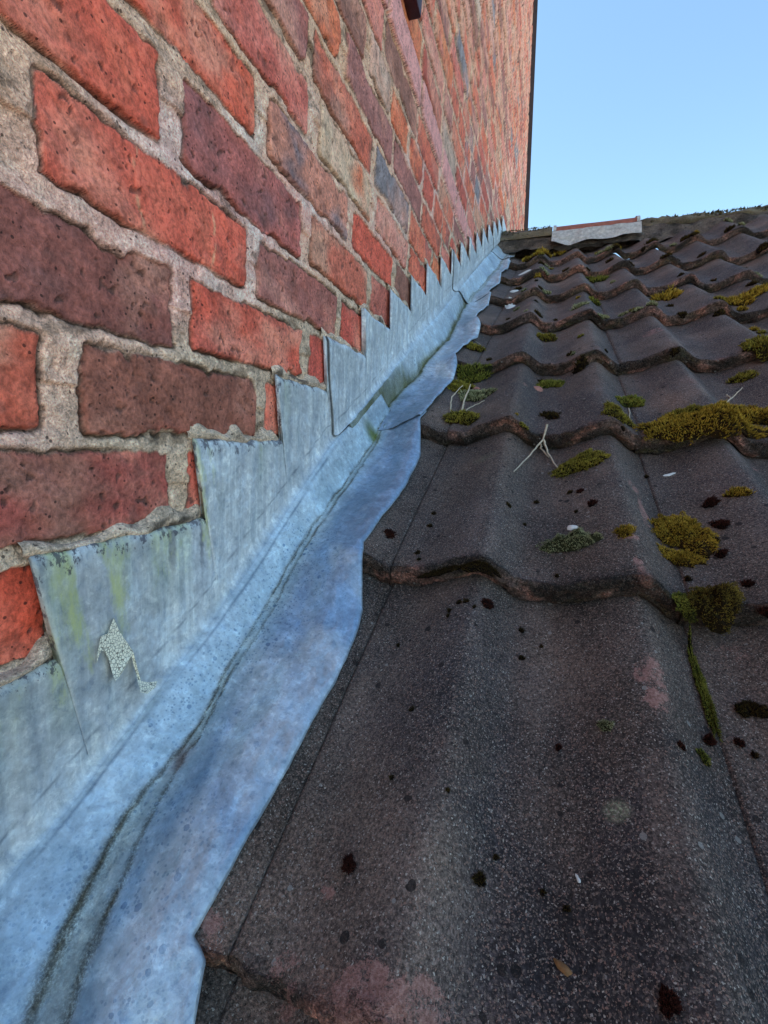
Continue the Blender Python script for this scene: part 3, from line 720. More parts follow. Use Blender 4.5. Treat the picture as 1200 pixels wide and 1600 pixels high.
    nn = nn + amp*wr + 0.0013*fbm(xv*60, Ab*30, 147, 3) + 0.0020*np.exp(-((xv-trx-0.03)/0.012)**2)*vn(Ab*16, 0*xv, 149)
    nn = nn + 0.0022*ss(0.35, 0.9, v)*fbm(xv*34+Ab*20, Ab*24-xv*12, 151, 3)
    frac = course_frac(Ab)
    nn = nn - 0.003*ss(0.5, 1, v)*np.exp(-((frac-0.93)/0.05)**2) + 0.003*ss(0.75, 1, v)*np.sin(frac*math.pi)**2
    nn = np.maximum(nn, wave(xv)+bs+0.0024)
    nn = nn - 0.0022*ss(0.975, 1.0, v) + lift*0.8
    bed = RW(xv, Ab, nn)
    n_c0 = np.interp(a, cs, cn)
    # smooth fillet between upstand and bed
    tc = np.linspace(0, 1, nc+2)[None, 1:-1, None]
    p0 = Pt[:, nu_-1][:, None]; p2 = bed[:, 0][:, None]
    p1 = np.stack([0.008+lift+0*yc_+lean(yc_, zc_), yc_, ZR+a*si+(n_c0-0.006)*co], -1)[:, None]
    Pt[:, nu_:nu_+nc] = (1-tc)**2*p0 + 2*tc*(1-tc)*p1 + tc**2*p2
    Pt[:, nu_+nc:] = bed
    # attributes
    q = np.linspace(0, 1, 10)
    nC = nu_+nc+nv
    upst = np.zeros((len(a), nC)); upst[:, :nu_] = 1; upst[:, nu_:nu_+nc] = np.linspace(1, 0.25, nc)
    upst[:, nu_+nc:] = 0.25*ss(0.22, 0.0, v)
    Xp, Yp, Zp = Pt[..., 0], Pt[..., 1], Pt[..., 2]
    spots = np.zeros_like(upst); spots[:, nu_+nc:] = ss(-0.02, 0.12, v)*ss(0.10, -0.010, xv-trx)*0.9+0.1; spots[:, nu_:nu_+nc] = 0.3
    fade = 1-0.5*ss(0.8, 1.8, a)
    spots = spots*fade[:, None]*ss(-0.5, 0.3, fbm(Xp*14+3, Yp*10, 160, 3))
    dline = np.full(upst.shape, 9.0); dline[:, nu_+nc:] = (xv-trx); A = A+sh
    wob = 0.0035*fbm(A*26, A*0+3, 161, 4)+0.0016*fbm(Xp*160, Yp*160, 162, 2)
    half = (0.0052+0.0085*ss(0.10, -0.12, A))
    half = half*(0.75+0.4*vn(A*9, A*0, 163))
    dl = dline+wob
    thick_l = 0.0017+0.0028*ss(0.05, -0.15, A)
    g1_ = np.exp(-((dl+half)/thick_l)**2); g2_ = np.exp(-((dl-half)/(thick_l*0.85))**2)
    inn = ss(half*1.5, half*0.9, np.abs(dl))
    if idx == 1: g_all = np.clip(0.9*np.exp(-(dl/0.0055)**2), 0, 1)
    if idx == 1: inn = np.exp(-(dl/0.0065)**2); g1_ = 1.0*np.exp(-((dl-0.003)/0.0030)**2); g2_ = 0.4*np.exp(-((dl+0.004)/0.002)**2)
    if idx >= 2: inn = 0.8*np.exp(-(dl/0.007)**2); g1_ = g1_*0.7; g2_ = 0.5*g2_
    brk = ss(-0.35, 0.25, fbm(Xp*60, Yp*34, 174, 4)); g1_ = g1_*(0.75+0.25*brk); g2_ = g2_*(0.7+0.3*np.roll(brk, 9, 0)); inn = inn*((0.12+0.28*brk) if idx == 0 else (0.7+0.3*brk))
    dirt = np.clip(g1_+g2_+0.55*inn, 0, 1)
    L0 = srgb(162, 178, 190); base = np.tile(L0, upst.shape+(1,))
    base = mix(base, srgb(182, 194, 200), ss(0.6, 1.6, A)*0.7)
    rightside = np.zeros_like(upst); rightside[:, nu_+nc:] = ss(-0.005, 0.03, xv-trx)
    base = mix(base, srgb(126, 154, 184), 0.75*rightside*ss(1.6, 0.3, A))  # sky reflection painted in as a darker blue right of the trough
    base = mix(base, srgb(120, 150, 172), 0.30*ss(0.1, -0.15, A))
    leftside = np.zeros_like(upst); leftside[:, nu_+nc:] = ss(0.012, -0.004, xv-trx)
    base = mix(base, srgb(196, 214, 222), 0.65*leftside*ss(-0.2, 0.1, A))
    big = fbm(Xp*16+Zp*9, Yp*8+Zp*5, 164, 4)
    base = mix(base, srgb(204, 212, 214), 0.6*ss(0.05, 0.55, big)); base = mix(base, srgb(122, 140, 158), 0.5*ss(0.0, 0.5, -big))
    # upstand: grey, chalky, streaked
    base = mix(base, srgb(208, 208, 206), 0.75*upst)
    base = mix(base, srgb(206, 216, 222), 0.7*upst*ss(0.15, 0.9, A))
    hgt = (Zp-zc_[:, None])/np.clip(ztop-zc_, 0.02, 1)[:, None]
    hgt = np.where(upst > 0.6, hgt, 0)
    lowz = 1-ss(0.25, 0.42, A)
    streak = ss(-0.1, 0.45, fbm(Yp*36, Zp*3, 165, 3))
    nearleft = ss(0.18, -0.05, A)
    base = mix(base, srgb(160, 162, 162), 0.5*nearleft*upst*ss(0.1, 0.5, hgt))
    lich = np.clip(ss(0.25, 0.95, hgt)*streak*(0.15+0.85*lowz), 0, 1)
    yel = lambda y0_, w_: np.exp(-((Yp+0.2*(Zp-zc_[:, None])-y0_)/w_)**2)
    base = mix(base, srgb(178, 188, 118), 0.25*lich)
    strong = np.clip(yel(0.000, .006)+yel(0.030, 0.006)+0.9*yel(0.128, .008)+0.5*yel(0.146, .005), 0, 1)*ss(0.15, 0.8, hgt)*(upst > 0.6)
    lichA = np.clip(0.55*lich + strong, 0, 1)
    topst = ss(0.80, 0.97, hgt + 0.16*fbm(Yp*60, Zp*60, 167, 3))*ss(-0.25, 0.25, fbm(Yp*60, Zp*30, 168, 3))*(upst > 0.6)
    stainA = ss(0.72, 1.0, hgt)*(upst > 0.6)*(0.3+0.7*ss(0.75, 0.25, A)) 
    drip = ss(0.36, 0.50, fbm(Yp*110, Zp*9, 169, 2))*ss(0.35, 0.8, hgt)*(upst > 0.6)*lowz
    base = mix(base, srgb(84, 80, 88), 0.6*drip)
    # scratches and set-out lines scored along the sheet
    for off_, wd in ((0.020, 0.0008),):
        line = np.exp(-((Zp-zc_[:, None]-off_-0.004*np.sin(A*7))/wd)**2)*(upst > 0.4)*ss(0.0, 0.1, vn(A*5, A*0, 171)+0.3)
        base = mix(base, srgb(84, 94, 108), 0.6*line)
    scr = np.exp(-((Xp-0.016-0.0015*np.sin(A*9))/0.0007)**2)*(upst < 0.3)*(A < 0.5)
    base = mix(base, srgb(92, 108, 126), 0.65*scr)
    # chalk bloom beside the trough, paler free edge
    if idx == 0: base = mix(base, srgb(150, 176, 176), 0.4*ss(0.03, 0.0, np.abs(dl))*0.6)
    edge_l = np.zeros_like(upst); edge_l[:, nu_+nc:] = ss(0.985, 1.0, v)
    base = mix(base, srgb(186, 196, 202), 0.6*edge_l)
    base = mix(base, srgb(150, 148, 118), 0.75*inn)
    base = mix(base, srgb(66, 56, 30) if idx == 0 else srgb(44, 46, 16), np.clip(0.9*(g1_+g2_), 0, 0.9)*(0.5+0.5*ss(-0.4, 0.2, fbm(Xp*190, Yp*120, 172, 3))))
    if idx == 1: base = mix(base, srgb(88, 90, 42), 0.85*inn)
    if idx >= 1: base = mix(base, srgb(40, 44, 48), 0.85*np.exp(-((a-s0)/0.0016)**2)[:, None]*np.ones_like(upst))  # lap shadow painted as a dark line along the sheet's lower end
    if idx == 0: base = mix(base, srgb(104, 66, 54), 0.7*np.exp(-(((A-0.012)/0.012)**2+((dline)/0.006)**2)))
    if idx == 0: base = mix(base, srgb(96, 106, 30), 0.95*np.exp(-(((A-0.560)/0.016)**2+((dline+0.006)/0.012)**2)**1.3))
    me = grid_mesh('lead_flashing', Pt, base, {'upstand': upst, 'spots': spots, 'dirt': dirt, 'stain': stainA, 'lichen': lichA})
    o = obj('lead_flashing', me, mLead)
    sm = o.modifiers.new('thickness', 'SOLIDIFY'); sm.thickness = 0.0020; sm.offset = -1
    tag(o, label, 'lead flashing', 'lead sheets lapped up the joint of wall and roof')
    return o
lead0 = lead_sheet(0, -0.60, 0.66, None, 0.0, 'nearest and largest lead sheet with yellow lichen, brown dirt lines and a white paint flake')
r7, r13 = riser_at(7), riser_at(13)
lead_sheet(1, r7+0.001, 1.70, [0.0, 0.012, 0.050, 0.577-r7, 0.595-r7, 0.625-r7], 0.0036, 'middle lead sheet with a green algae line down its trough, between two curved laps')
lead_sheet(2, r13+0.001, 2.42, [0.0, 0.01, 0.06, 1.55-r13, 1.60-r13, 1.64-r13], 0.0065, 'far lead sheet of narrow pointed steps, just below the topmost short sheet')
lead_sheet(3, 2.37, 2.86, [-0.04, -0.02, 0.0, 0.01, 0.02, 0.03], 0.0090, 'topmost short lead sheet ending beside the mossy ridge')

# pointing squeezed over each step of the lead: rough cement fillets, part of the wall
V0, F0, C0_ = [], [], []; o2 = 0
for i in range(3, 22):
    ya, yb2 = STEP_Y[i]-0.002, STEP_Y[i+1]+0.016
    if yb2 > 2.9: break
    n1_ = max(16, int((yb2-ya)/max(0.002, (ya+0.4)**2*0.006))); m1 = 12
    yg = np.linspace(ya, yb2, n1_)[:, None]; tg = np.linspace(0, 1, m1)[None, :]
    hh = 0.0115*(0.75+0.35*vn(yg*30, 0*yg+i, 180)) + 0.003
    zg = STEP_Z[i] + 0.0015*vn(yg*60, 0*yg, 140) - 0.0022+0.0032*vn(yg*45, yg*0+i*3, 181) + hh*tg*1.25*(1+0.6*vn(yg*55, 0*yg+i*5, 187)*tg)
    tap = np.minimum(ss(0, 0.012, yg-ya), ss(0, 0.012, yb2-yg))
    xg = -0.004 + (0.0062+0.0032*tap)*np.sin(np.pi*np.clip(0.12+tg*0.88, 0, 1))**0.7 + 0.0030*fbm(yg*70, zg*80, 182, 4)
    P_ = np.stack([xg+lean(yg, zg), yg+0*tg, zg], -1)
    c_ = np.tile(srgb(214, 188, 164), (n1_, m1, 1)); c_ = c_*(1+0.3*fbm(yg*80, zg*90, 183, 4))[..., None]
    c_ = mix(c_, srgb(60, 52, 46), 0.8*ss(0.15, 0.45, fbm(yg*50, zg*80, 184, 3)))
    c_ = mix(c_, srgb(206, 184, 164), 0.5*ss(0.1, 0.5, fbm(yg*30, zg*50, 186, 3)))
    idm = np.arange(n1_*m1).reshape(n1_, m1)+o2; o2 += n1_*m1
    V0.append(P_.reshape(-1, 3)); C0_.append(c_.reshape(-1, 3)); F0.append(np.stack([idm[:-1, :-1], idm[1:, :-1], idm[1:, 1:], idm[:-1, 1:]], -1).reshape(-1, 4))
pm_ = raw_mesh('cement_pointing', np.concatenate(V0), np.concatenate(F0), np.concatenate(C0_), {'mort': np.ones(o2)})
child_to(obj('cement_pointing', pm_, mBrick), wall)

# white flake of old paint on the first sheet
fl = [(178, 965), (186, 985), (198, 1003), (208, 1018), (210, 1030), (214, 1052), (220, 1064), (232, 1066), (246, 1064), (243, 1074), (230, 1084), (220, 1082), (216, 1068), (209, 1040), (205, 1026), (200, 1034), (194, 1046), (186, 1058), (180, 1065), (175, 1050), (170, 1030), (164, 1018), (158, 1016), (151, 1036), (153, 1014), (158, 994), (168, 990)]
def on_wall(u, v, x): q = wall_pt(u, v, x); return (x, q[1], q[2])
me = bpy.data.meshes.new('paint_flake'); nF = len(fl)
cyx, cvx = 186, 1015
fx = lambda v_: 0.0118+max(0, v_-1046)*0.00030
Vf = [on_wall(u, v, fx(v)) for u, v in fl]+[on_wall(u, v, fx(v)-0.004) for u, v in fl]
me.from_pydata(Vf, [], [tuple(range(nF))]+[(i, (i+1) % nF, nF+(i+1) % nF, nF+i) for i in range(nF)])
Mf = Mat('crazed_white_paint', 0.8, 0.3)
vd = Mf.n('ShaderNodeTexVoronoi', feature='DISTANCE_TO_EDGE'); vd.inputs['Scale'].default_value = 420; Mf.l(Mf.co, vd.inputs['Vector'])
crk = Mf.math('LESS_THAN', vd.outputs['Distance'], Mf.math('MULTIPLY', Mf.noise(120, 3), 0.11))
Mf.base(Mf.mixc(crk, (0.95, 0.89, 0.70), (0.24, 0.22, 0.17))); Mf.bump(Mf.math('MINIMUM', vd.outputs['Distance'], 0.15), 0.002, 0.8)
fo = obj('paint_flake', me, Mf.m); fo['label'] = 'crazed white flake of old paint on the lead'; fo.parent = lead0

# ---------------------------------------------------------------- moss
def moss(u, v, wpx, hpx, label, pal='olive', group=None, hgt=0.4, name='moss_clump', xs=None, cat='moss', lift=0.0, slim=None, dens=1.0, rot=0.0):
    """a cushion of many tiny shoots over an uneven mound, seated on the tile at the photographed spot"""
    x, s = xs if xs else px_roof(u, v)
    dist = math.dist(CAM, RW(x, s, 0.0).tolist()); sc = dist/FPX
    rx = wpx*sc*0.46; view = min(0.98, 0.325/max(0.33, dist)); H_ = hpx*sc; hm = hgt*H_*0.62
    rs_ = max(rx*0.28, min(rx*1.1, (H_-hm*math.sqrt(1-view*view)*0.8)/(2*view)))
    if slim: rs_ = slim; hm = min(rx, rs_)*hgt
    hm += 0.0015
    r3 = np.random.default_rng(int(u*7+v*13))
    nb = int(np.clip((wpx*hpx)*0.9*dens, 60, 4200))
    cols = {'olive': [srgb(88, 82, 32), srgb(156, 146, 62), srgb(30, 25, 12)], 'gold': [srgb(112, 92, 30), srgb(186, 158, 62), srgb(36, 26, 12)],
            'mixed': [srgb(62, 52, 24), srgb(140, 124, 54), srgb(26, 20, 10)], 'green': [srgb(76, 82, 32), srgb(140, 140, 62), srgb(30, 32, 14)], 'grey': [srgb(104, 108, 76), srgb(176, 178, 138), srgb(40, 42, 28)],
            'dark': [srgb(34, 26, 16), srgb(74, 62, 26), srgb(16, 11, 9)], 'brown': [srgb(44, 22, 18), srgb(78, 42, 32), srgb(16, 9, 8)]}[pal]
    cols = [np.clip(q_*1.75, 0, 1) for q_ in cols[:2]] + [cols[2]*1.2]
    V, F, C = [], [], []
    # outline and mound
    ph = r3.uniform(0, 6.28, 4)
    def outline(t): return 1+0.16*math.sin(2*t+ph[0])+0.13*math.sin(3*t+ph[1])+0.09*math.sin(5*t+ph[2])+0.07*math.sin(9*t+ph[3])+0.06*math.sin(17*t+ph[0])+0.05*math.sin(27*t+ph[2])
    def mound(a, b):
        t = math.atan2(b, a); rr = math.hypot(a, b)/outline(t)
        if rr >= 1: return None
        return (1-rr**2.2)**0.6*(0.74+0.34*float(vn(a*3.1+ph[0], b*3.1+ph[1], 190))+0.26*float(vn(a*9+ph[0], b*9+ph[1], 192)))
    cr_, sr_ = math.cos(rot), math.sin(rot)
    def place(a, b, hh):
        a2, b2 = a*rx, b*rs_
        X_, S_ = x+a2*cr_-b2*sr_, s+a2*sr_+b2*cr_
        return RW(X_, S_, float(tile_ns(X_, S_))+hh+lift)
    nr, na = 9, 26; ids = {}
    for i in range(nr):
        for j in range(na):
            t = 2*math.pi*j/na; rr = (i/(nr-1))*outline(t)*0.985
            a, b = rr*math.cos(t), rr*math.sin(t); m_ = mound(a*0.999, b*0.999) or 0
            ids[i, j] = len(V); V.append(place(a, b, m_*hm - 0.001)); C.append(cols[2])
    for i in range(nr-1):
        for j in range(na): F.append((ids[i, j], ids[i, (j+1) % na], ids[i+1, (j+1) % na], ids[i+1, j]))
    size = np.clip(math.sqrt(rx*rs_)*2.4/math.sqrt(nb), 0.0007, 0.006)
    Nn = np.array([0, -si, co])
    for _ in range(nb):
        t = r3.uniform(0, 6.283); rr = math.sqrt(r3.random())*outline(t)*1.0
        a, b = rr*math.cos(t), rr*math.sin(t); m_ = mound(a*0.995, b*0.995)
        if m_ is None: m_ = 0
        p = place(a, b, m_*hm-0.0005)
        out = np.array([a*0.8*rx, 0, 0])/max(rx, 1e-6) + np.array([0, co, si])*b*0.8 + Nn*1.0
        out = out/np.linalg.norm(out); d = out + r3.normal(0, 0.35, 3); d /= np.linalg.norm(d)
        l = size*r3.uniform(1.0, 3.0); wd = size*r3.uniform(0.35, 0.6)
        side = np.cross(d, r3.normal(0, 1, 3)); side /= np.linalg.norm(side)+1e-9; s2 = np.cross(d, side)
        k = len(V)
        V.append(p+side*wd); V.append(p-0.5*side*wd+0.87*s2*wd); V.append(p-0.5*side*wd-0.87*s2*wd); V.append(p+d*l)
        tt_ = np.clip(r3.normal(0.40, 0.33)+0.45*float(vn(a*2+ph[1], b*2+ph[2], 191)), 0, 1)
        cc = cols[0]*(1-tt_)+cols[1]*tt_; lo = cols[2]*0.85+cc*0.15
        C += [lo, lo, lo, cc]
        F += [(k, k+1, k+3, k+3), (k+1, k+2, k+3, k+3), (k+2, k, k+3, k+3)]
    me = bpy.data.meshes.new(name)
    me.from_pydata([tuple(map(float, q)) for q in V], [], [f if f[2] != f[3] else f[:3] for f in F])
    ca = me.color_attributes.new('Col', 'FLOAT_COLOR', 'POINT')
    cc4 = np.ones((len(V), 4), np.float32); cc4[:, :3] = np.array(C); ca.data.foreach_set('color', cc4.ravel())
    o = obj(name, me, mMoss); tag(o, label, cat, group)
    return o
G1 = 'moss cushions growing on the roof tiles'
for a in [
 (1104, 655, 146, 40, 'largest golden green moss mound, spread over the tile edge at the right', 'gold', .6),
 (1172, 652, 60, 26, 'golden brown moss tuft just behind the largest moss mound', 'gold', .6),
 (1064, 836, 84, 54, 'mustard moss cushion in the valley right of the pink worn roll', 'gold', .45),
 (1062, 872, 60, 22, 'small mustard moss tongue touching the lower edge of the mustard cushion', 'gold', .4),
 (1114, 944, 74, 52, 'round brown green moss dome against the tile nose, right of the tile joint', 'mixed', .8),
 (889, 853, 88, 34, 'grey green double moss cushion with a white chip on it', 'grey', 1.1),
 (906, 726, 76, 30, 'long olive moss patch beside the forked dry stalk', 'olive', .5),
 (738, 594, 52, 15, 'bright green moss cushion, topmost of the cluster beside the lead', 'green', .6),
 (718, 606, 44, 18, 'dark olive moss between bright green and golden cushions beside the lead', 'olive', .4),
 (742, 621, 50, 22, 'grey green moss tuft below the bright green cushion', 'grey', .5),
 (722, 657, 52, 28, 'olive gold moss cushion on the tile edge nearest the lead', 'olive', .8),
 (742, 546, 26, 15, 'small olive moss ball beside the lead, above the bright green cluster', 'olive', .7),
 (985, 630, 40, 18, 'small green moss cushion midway between forked stalk and largest mound', 'green', .5),
 (860, 602, 34, 14, 'small green moss pad right of a pink chip', 'green', .4),
 (853, 531, 26, 20, 'little golden green moss tuft with a pale tip in a valley', 'olive', .6),
 (932, 440, 22, 17, 'dark green moss lump high up in the first valley', 'green', .5),
 (929, 473, 18, 12, 'small green moss lump below the dark green one, at a tile edge', 'green', .5),
 (905, 479, 18, 8, 'thin pale green moss pad on a tile edge', 'grey', .3),
 (1040, 466, 34, 10, 'flat golden moss patch in a valley in the upper right', 'gold', .4),
 (962, 665, 46, 24, 'olive moss clinging to the second roll of the tile edge', 'olive', .5),
 (976, 831, 28, 20, 'small mustard moss spot beside pink worn concrete', 'gold', .4),
 (1153, 770, 26, 13, 'small golden moss dot in the open valley at the right', 'gold', .5),
 (1174, 1110, 34, 22, 'dark brown olive moss lump near the right border', 'dark', .5),
 (1100, 1184, 18, 18, 'bright green little moss sprig at the foot of the tile joint', 'green', .5),
 (1108, 1158, 14, 34, 'dark elongated moss in the tile joint above the bright sprig', 'brown', .5),
 (1182, 567, 42, 16, 'olive moss strip by the right border above a round tuft', 'olive', .5),
 (1160, 592, 26, 14, 'round tan green moss tuft near the right border', 'olive', .6),
 (906, 578, 18, 12, 'tiny brown moss tuft under a tile edge', 'dark', .5),
 (1153, 473, 36, 14, 'golden moss creeping over a far tile edge at the right', 'gold', .5),
 (1178, 459, 30, 9, 'thin golden moss pad beside the right border', 'gold', .4),
 (946, 1134, 18, 16, 'pale grey green lichen tuft on the nearest big tile', 'grey', .4),
 (762, 945, 17, 16, 'dark brown moss ball just below the nearest tile edge', 'brown', .7),
 (545, 1351, 20, 30, 'dark brown moss blob on the bottom of the nearest tile', 'brown', .4),
 (750, 1374, 16, 16, 'tiny olive brown moss dot on the bottom of the nearest tile', 'dark', .4),
 (1046, 1566, 22, 20, 'dark brown moss dot in the lower right corner', 'brown', .4),
 (610, 836, 22, 22, 'ragged black moss on the narrow cut tile by the lead', 'brown', .3),
 (1060, 680, 60, 22, 'dark green moss skirt at the left foot of the largest mound', 'olive', .5),
 (860, 650, 30, 12, 'dark moss crumbs on the roll edge near the forked stalk', 'dark', .4),
 (1195, 660, 30, 20, 'brown moss at the right border beside the largest mound', 'dark', .6)]:
    moss(*a[:5], pal=a[5], hgt=a[6], group=G1)
# moss running down the joint and along noses
mj = moss(1058, 1015, 15, 130, 'long thin strand of yellow green moss running down the tile joint', 'green', hgt=.5, slim=0.045, group=G1, xs=(Xj0+2*C0+0.004, 0.185))
moss(1060, 968, 34, 30, 'yellow green moss tuft at the top of the mossy tile joint', 'green', hgt=.5, group=G1)
for i, (u, v, wd) in enumerate([(745, 893, 100), (690, 905, 60)]):
    x, s = px_roof(u, v-10)
    moss(u, v, wd, 18, ('black green moss hanging under the first roll of the nearest tile edge', 'thin dark moss under the tile edge left of the first roll')[i], 'dark', hgt=0.5, slim=0.006, xs=(x, S1-0.004), lift=-0.008, group=G1)
# golden cushions crowded near the ridge beside the lead
far = [(848, 372, 24, 10), (835, 384, 22, 10), (862, 383, 20, 10), (826, 395, 18, 9), (850, 395, 20, 9), (838, 405, 14, 7), (822, 408, 12, 7), (872, 400, 14, 10), (884, 372, 18, 8), (876, 388, 14, 7)]
for u, v, a, b in far: moss(u, v, a, b, 'little golden moss cushion in the crowd below the ridge, next to the lead tip', 'gold', hgt=.6, group='golden moss cushions below the ridge')
# pellets of dark moss and pale lichen scattered over the tiles
G3 = 'scattered dark moss pellets on the tiles'
for u, v, a in [(728, 939, 9), (717, 941, 8), (702, 954, 7), (741, 948, 6), (672, 822, 9), (653, 864, 9), (655, 874, 7), (678, 803, 8), (815, 985, 9), (815, 1028, 9), (700, 962, 6), (622, 1008, 7), (643, 1108, 9), (873, 1168, 10), (1125, 820, 18), (1127, 866, 14), (1118, 845, 9), (1110, 786, 18), (1168, 912, 12), (1180, 985, 12), (795, 790, 9), (838, 785, 8), (925, 787, 14), (906, 768, 10), (890, 770, 8), (900, 800, 6), (820, 820, 6), (875, 840, 6), (846, 1010, 5), (612, 1215, 7), (885, 1420, 9), (848, 1395, 8), (775, 1340, 8), (1075, 905, 9), (1065, 1165, 11), (1103, 870, 8), (1010, 745, 6), (973, 672, 6), (870, 900, 7), (1155, 1160, 12), (1180, 1180, 9), (700, 1235, 6)]:
    moss(u, v, a, a*0.8, 'small dark moss pellet lying alone on the grey tile', 'brown' if a > 9 else 'dark', hgt=.5, name='moss_pellet', group=G3)
G4 = 'pale lichen and moss crumbs on the upper tiles'
r5 = np.random.default_rng(33); cnt = 0
while cnt < 80:
    x = r5.uniform(0.16, 2.2); s = r5.uniform(0.75, 2.7)
    if r5.random() < 0.55: s = S1 + G*math.floor((s-S1)/G) + r5.uniform(0.0, 0.05)
    w_ = RW(x, s, 0.0)-CAM; z_ = w_@Fv
    if z_ < 0.2: continue
    u = 600+FPX*(w_@Rv)/z_; v = 800-FPX*(w_@Uv)/z_
    if u > 1210: continue
    pl = r5.choice(['grey', 'dark', 'olive', 'dark', 'gold'], p=[.3, .3, .15, .15, .1])
    sz_ = r5.uniform(5, 13); moss(u, v, sz_, sz_*0.5, 'tiny crumb of moss or lichen on the upper courses of tiles', pl, hgt=.6, name='moss_crumb', group=G4, xs=(x, s), dens=2.0); cnt += 1
# moss fringe on the ridge (uncountable)
V, F, C = [], [], []
r6 = np.random.default_rng(44)
for _ in range(9000):
    x = r6.uniform(0.68, 2.9) if r6.random() < 0.93 else r6.uniform(0.02, 0.28)
    pth = 0.5+0.5*float(vn(x*5, 0.3, 200))
    if r6.random() > pth*1.2: continue
    a = r6.uniform(0.1, 1.9); rr = 0.113 if x < 0.5 else 0.086
    p = np.array([x, yr-0.03-rr*math.cos(a)*1.05, zr_+(0.046 if x < 0.5 else 0.040)+float(rtwist(x))+0.5*rr*math.sin(a)])
    d = np.array([r6.normal(0, .5), -math.cos(a)+r6.normal(0, .4), math.sin(a)+r6.normal(0, .3)]); d /= np.linalg.norm(d)
    l = r6.uniform(0.004, 0.012)*(1+0.9*(r6.random() < 0.06)); sd_ = np.cross(d, r6.normal(0, 1, 3)); sd_ /= np.linalg.norm(sd_); wd = l*0.35
    k = len(V); V += [p+sd_*wd, p-sd_*wd, p+d*l]; t = r6.random(); cc = srgb(70, 66, 40)*(1-t)+srgb(140, 136, 96)*t
    C += [cc*0.5, cc*0.5, cc]; F.append((k, k+1, k+2))
o = obj('ridge_moss', raw_mesh('ridge_moss', V, F, np.array(C), smooth=False), mMoss)
tag(o, 'ragged fringe of small moss shoots and dry plants along the roof ridge', 'moss', kind='stuff')

# ---------------------------------------------------------------- dry stalks, chips, droppings
def tube(paths, name, mat, label, cat, r0=0.0011, group=None):
    V, F = [], []
    for path in paths:
        pts = []
        path = np.array(path)
        for i in range(len(path)-1):
            for t in np.linspace(0, 1, 5, endpoint=(i == len(path)-2)): pts.append(path[i]*(1-t)+path[i+1]*t)
        pts = np.array(pts); n = len(pts); base = len(V)
        pts += 0.0007*rng.normal(0, 1, pts.shape)*0.6
        for i, p in enumerate(pts):
            d = pts[min(i+1, n-1)]-pts[max(i-1, 0)]; d /= np.linalg.norm(d)+1e-9
            a = np.cross(d, [0.3, 0.2, 0.9]); a /= np.linalg.norm(a); b = np.cross(d, a)
            rr = r0*1.4*(1-0.55*i/n)
            for j in range(6): V.append(p+rr*(a*math.cos(j*1.047)+b*math.sin(j*1.047)))
        for i in range(n-1):
            for j in range(6): F.append((base+i*6+j, base+i*6+(j+1) % 6, base+(i+1)*6+(j+1) % 6, base+(i+1)*6+j))
    return tag(obj(name, raw_mesh(name, V, F), mat), label, cat, group)
def rp(u, v, h=0.0):
    x, s = px_roof(u, v); return RW(x, s, float(tile_n(x, s))+0.0015+h)
def rph(u, v, u0, v0, h):     # a point h above the tile at depth of (u0,v0)
    x, s = px_roof(u0, v0); base = RW(x, s, float(tile_n(x, s))); d = px_ray(u, v); t = ((base-CAM)@Fv)/(d@Fv); return CAM+d*t
GS = 'dry stalks lying on the tiles'
tube([[rph(855, 663, 850, 700, 0), rph(849, 686, 848, 700, 0), rph(828, 710, 826, 716, 0), rp(803, 738)], [rph(849, 686, 848, 700, 0), rph(856, 708, 855, 716, 0), rp(877, 740)], [rph(846, 690, 846, 702, 0), rph(845, 700, 845, 708, 0), rp(858, 716)]],
     'dry_stalk', mStalk, 'forked pale dry stalk standing over the tile edge beside the olive moss', 'stalk', 0.0014, GS)
tube([[rp(704, 644), rph(706, 620, 706, 640, 0), rph(723, 602, 715, 634, 0)]], 'dry_stalk', mStalk, 'leftmost bent pale stalk in the moss beside the lead', 'stalk', 0.0011, GS)
tube([[rp(722, 643), rph(727, 620, 724, 640, 0), rph(736, 601, 728, 638, 0)]], 'dry_stalk', mStalk, 'upright thick pale stalk in the moss beside the lead', 'stalk', 0.0016, GS)
tube([[rp(723, 645), rp(742, 634), rp(757, 627)]], 'dry_stalk', mStalk, 'low slanting stalk pointing right from the moss beside the lead', 'stalk', 0.001, GS)
tube([[rp(983, 640), rp(985, 664)]], 'dry_stalk', mStalk, 'short pale stalk under the small green moss cushion', 'stalk', 0.0009, GS)
tube([[rp(1132, 632), rph(1145, 620, 1142, 630, 0), rph(1160, 606, 1150, 626, 0)], [rp(1135, 618), rp(1142, 624)]], 'dry_stalk', mStalk, 'thin dark stalk behind the largest moss mound at the right', 'stalk', 0.001, GS)
tube([[rp(722, 520), rp(740, 532), rp(752, 540)]], 'dry_stalk', mStalk, 'fine stalk near the small olive moss ball beside the lead', 'stalk', 0.0006, GS)
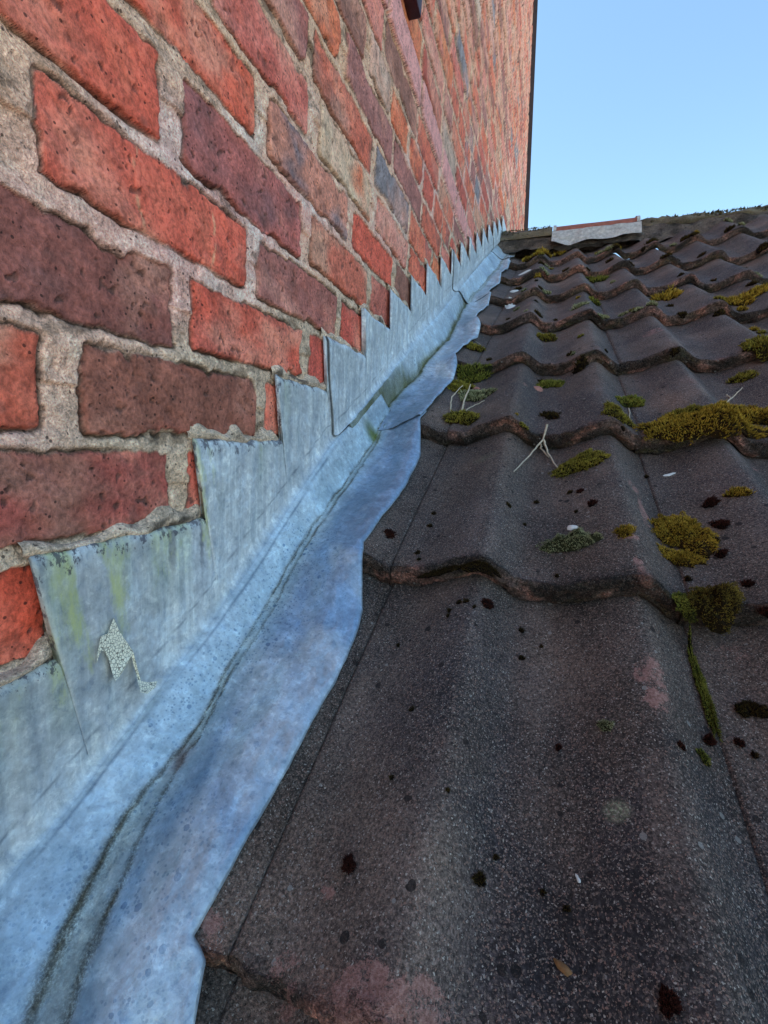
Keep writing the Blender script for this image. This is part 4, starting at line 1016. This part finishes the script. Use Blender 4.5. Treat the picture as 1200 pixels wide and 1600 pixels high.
def chip(u, v, wpx, hpx, mat, name, label, cat, group=None, rot=0.4, thick=0.35, lift=0.0):
    x, s = px_roof(u, v); dist = math.dist(CAM, RW(x, s, 0.0).tolist()); sc = dist/FPX
    rx = wpx*sc*0.5; rs_ = hpx*sc*0.5/max(0.35, min(1, 0.34/dist)); r3 = np.random.default_rng(int(u+v*3))
    V, F = [], []; na, nr = 14, 5
    for i in range(nr):
        for j in range(na):
            t = 6.2832*j/na; q = (i/(nr-1))*(1+0.22*math.sin(2*t+u)+0.15*math.sin(3*t+v)+0.1*r3.normal())
            a, b = q*math.cos(t)*rx, q*math.sin(t)*rs_; X_, S_ = x+a*math.cos(rot)-b*math.sin(rot), s+a*math.sin(rot)+b*math.cos(rot)
            V.append(RW(X_, S_, float(tile_n(X_, S_))+lift+(0.0 if i == nr-1 else min(rx, rs_)*thick*(1-(i/(nr-1))**2)+0.0008)))
    for i in range(nr-1):
        for j in range(na): F.append((i*na+j, i*na+(j+1) % na, (i+1)*na+(j+1) % na, (i+1)*na+j))
    return tag(obj(name, raw_mesh(name, V, F), mat), label, cat, group)
GD = 'white droppings on the tiles near the lead'
chip(797, 480, 15, 8, mDrop, 'bird_dropping', 'lowest round white dropping on the tiles near the lead', 'dropping', GD)
chip(803, 456, 12, 6, mDrop, 'bird_dropping', 'middle of three white droppings on the tiles near the lead', 'dropping', GD)
chip(820, 433, 14, 7, mDrop, 'bird_dropping', 'topmost elongated white dropping near the lead', 'dropping', GD)
chip(1045, 742, 14, 3, mDrop, 'bird_dropping', 'thin white splash under a dark crumb in the right valley', 'dropping', GD, thick=0.15)
chip(891, 842, 20, 6, mDrop, 'white_chip', 'narrow white chip stuck in the grey green double moss cushion', 'chip', rot=-0.6, thick=0.6, lift=0.016)
chip(1109, 841, 10, 5, mDrop, 'white_chip', 'tiny bluish white chip beside the mustard moss cushion', 'chip')
mPinkChip = simple('pink_chip', (0.42, 0.20, 0.15), 0.9, 0.25, 200, 0.001)
chip(842, 608, 14, 7, mPinkChip, 'brick_chip', 'pink brick crumb left of the small green moss pad', 'chip', 'pink brick crumbs on the tiles')
chip(765, 613, 16, 6, mPinkChip, 'brick_chip', 'pink brick crumb touching the bright green moss cluster', 'chip', 'pink brick crumbs on the tiles')
chip(744, 607, 10, 5, mPinkChip, 'brick_chip', 'smaller pink brick crumb in the bright green moss cluster', 'chip', 'pink brick crumbs on the tiles')
chip(879, 1512, 22, 9, mLeaf, 'dead_leaf', 'small curled orange brown leaf scrap low on the nearest tile', 'leaf', rot=-0.7, thick=0.6)
chip(903, 1373, 5, 9, mDrop, 'white_chip', 'tiny bright white grit grain low on the nearest tile', 'chip')
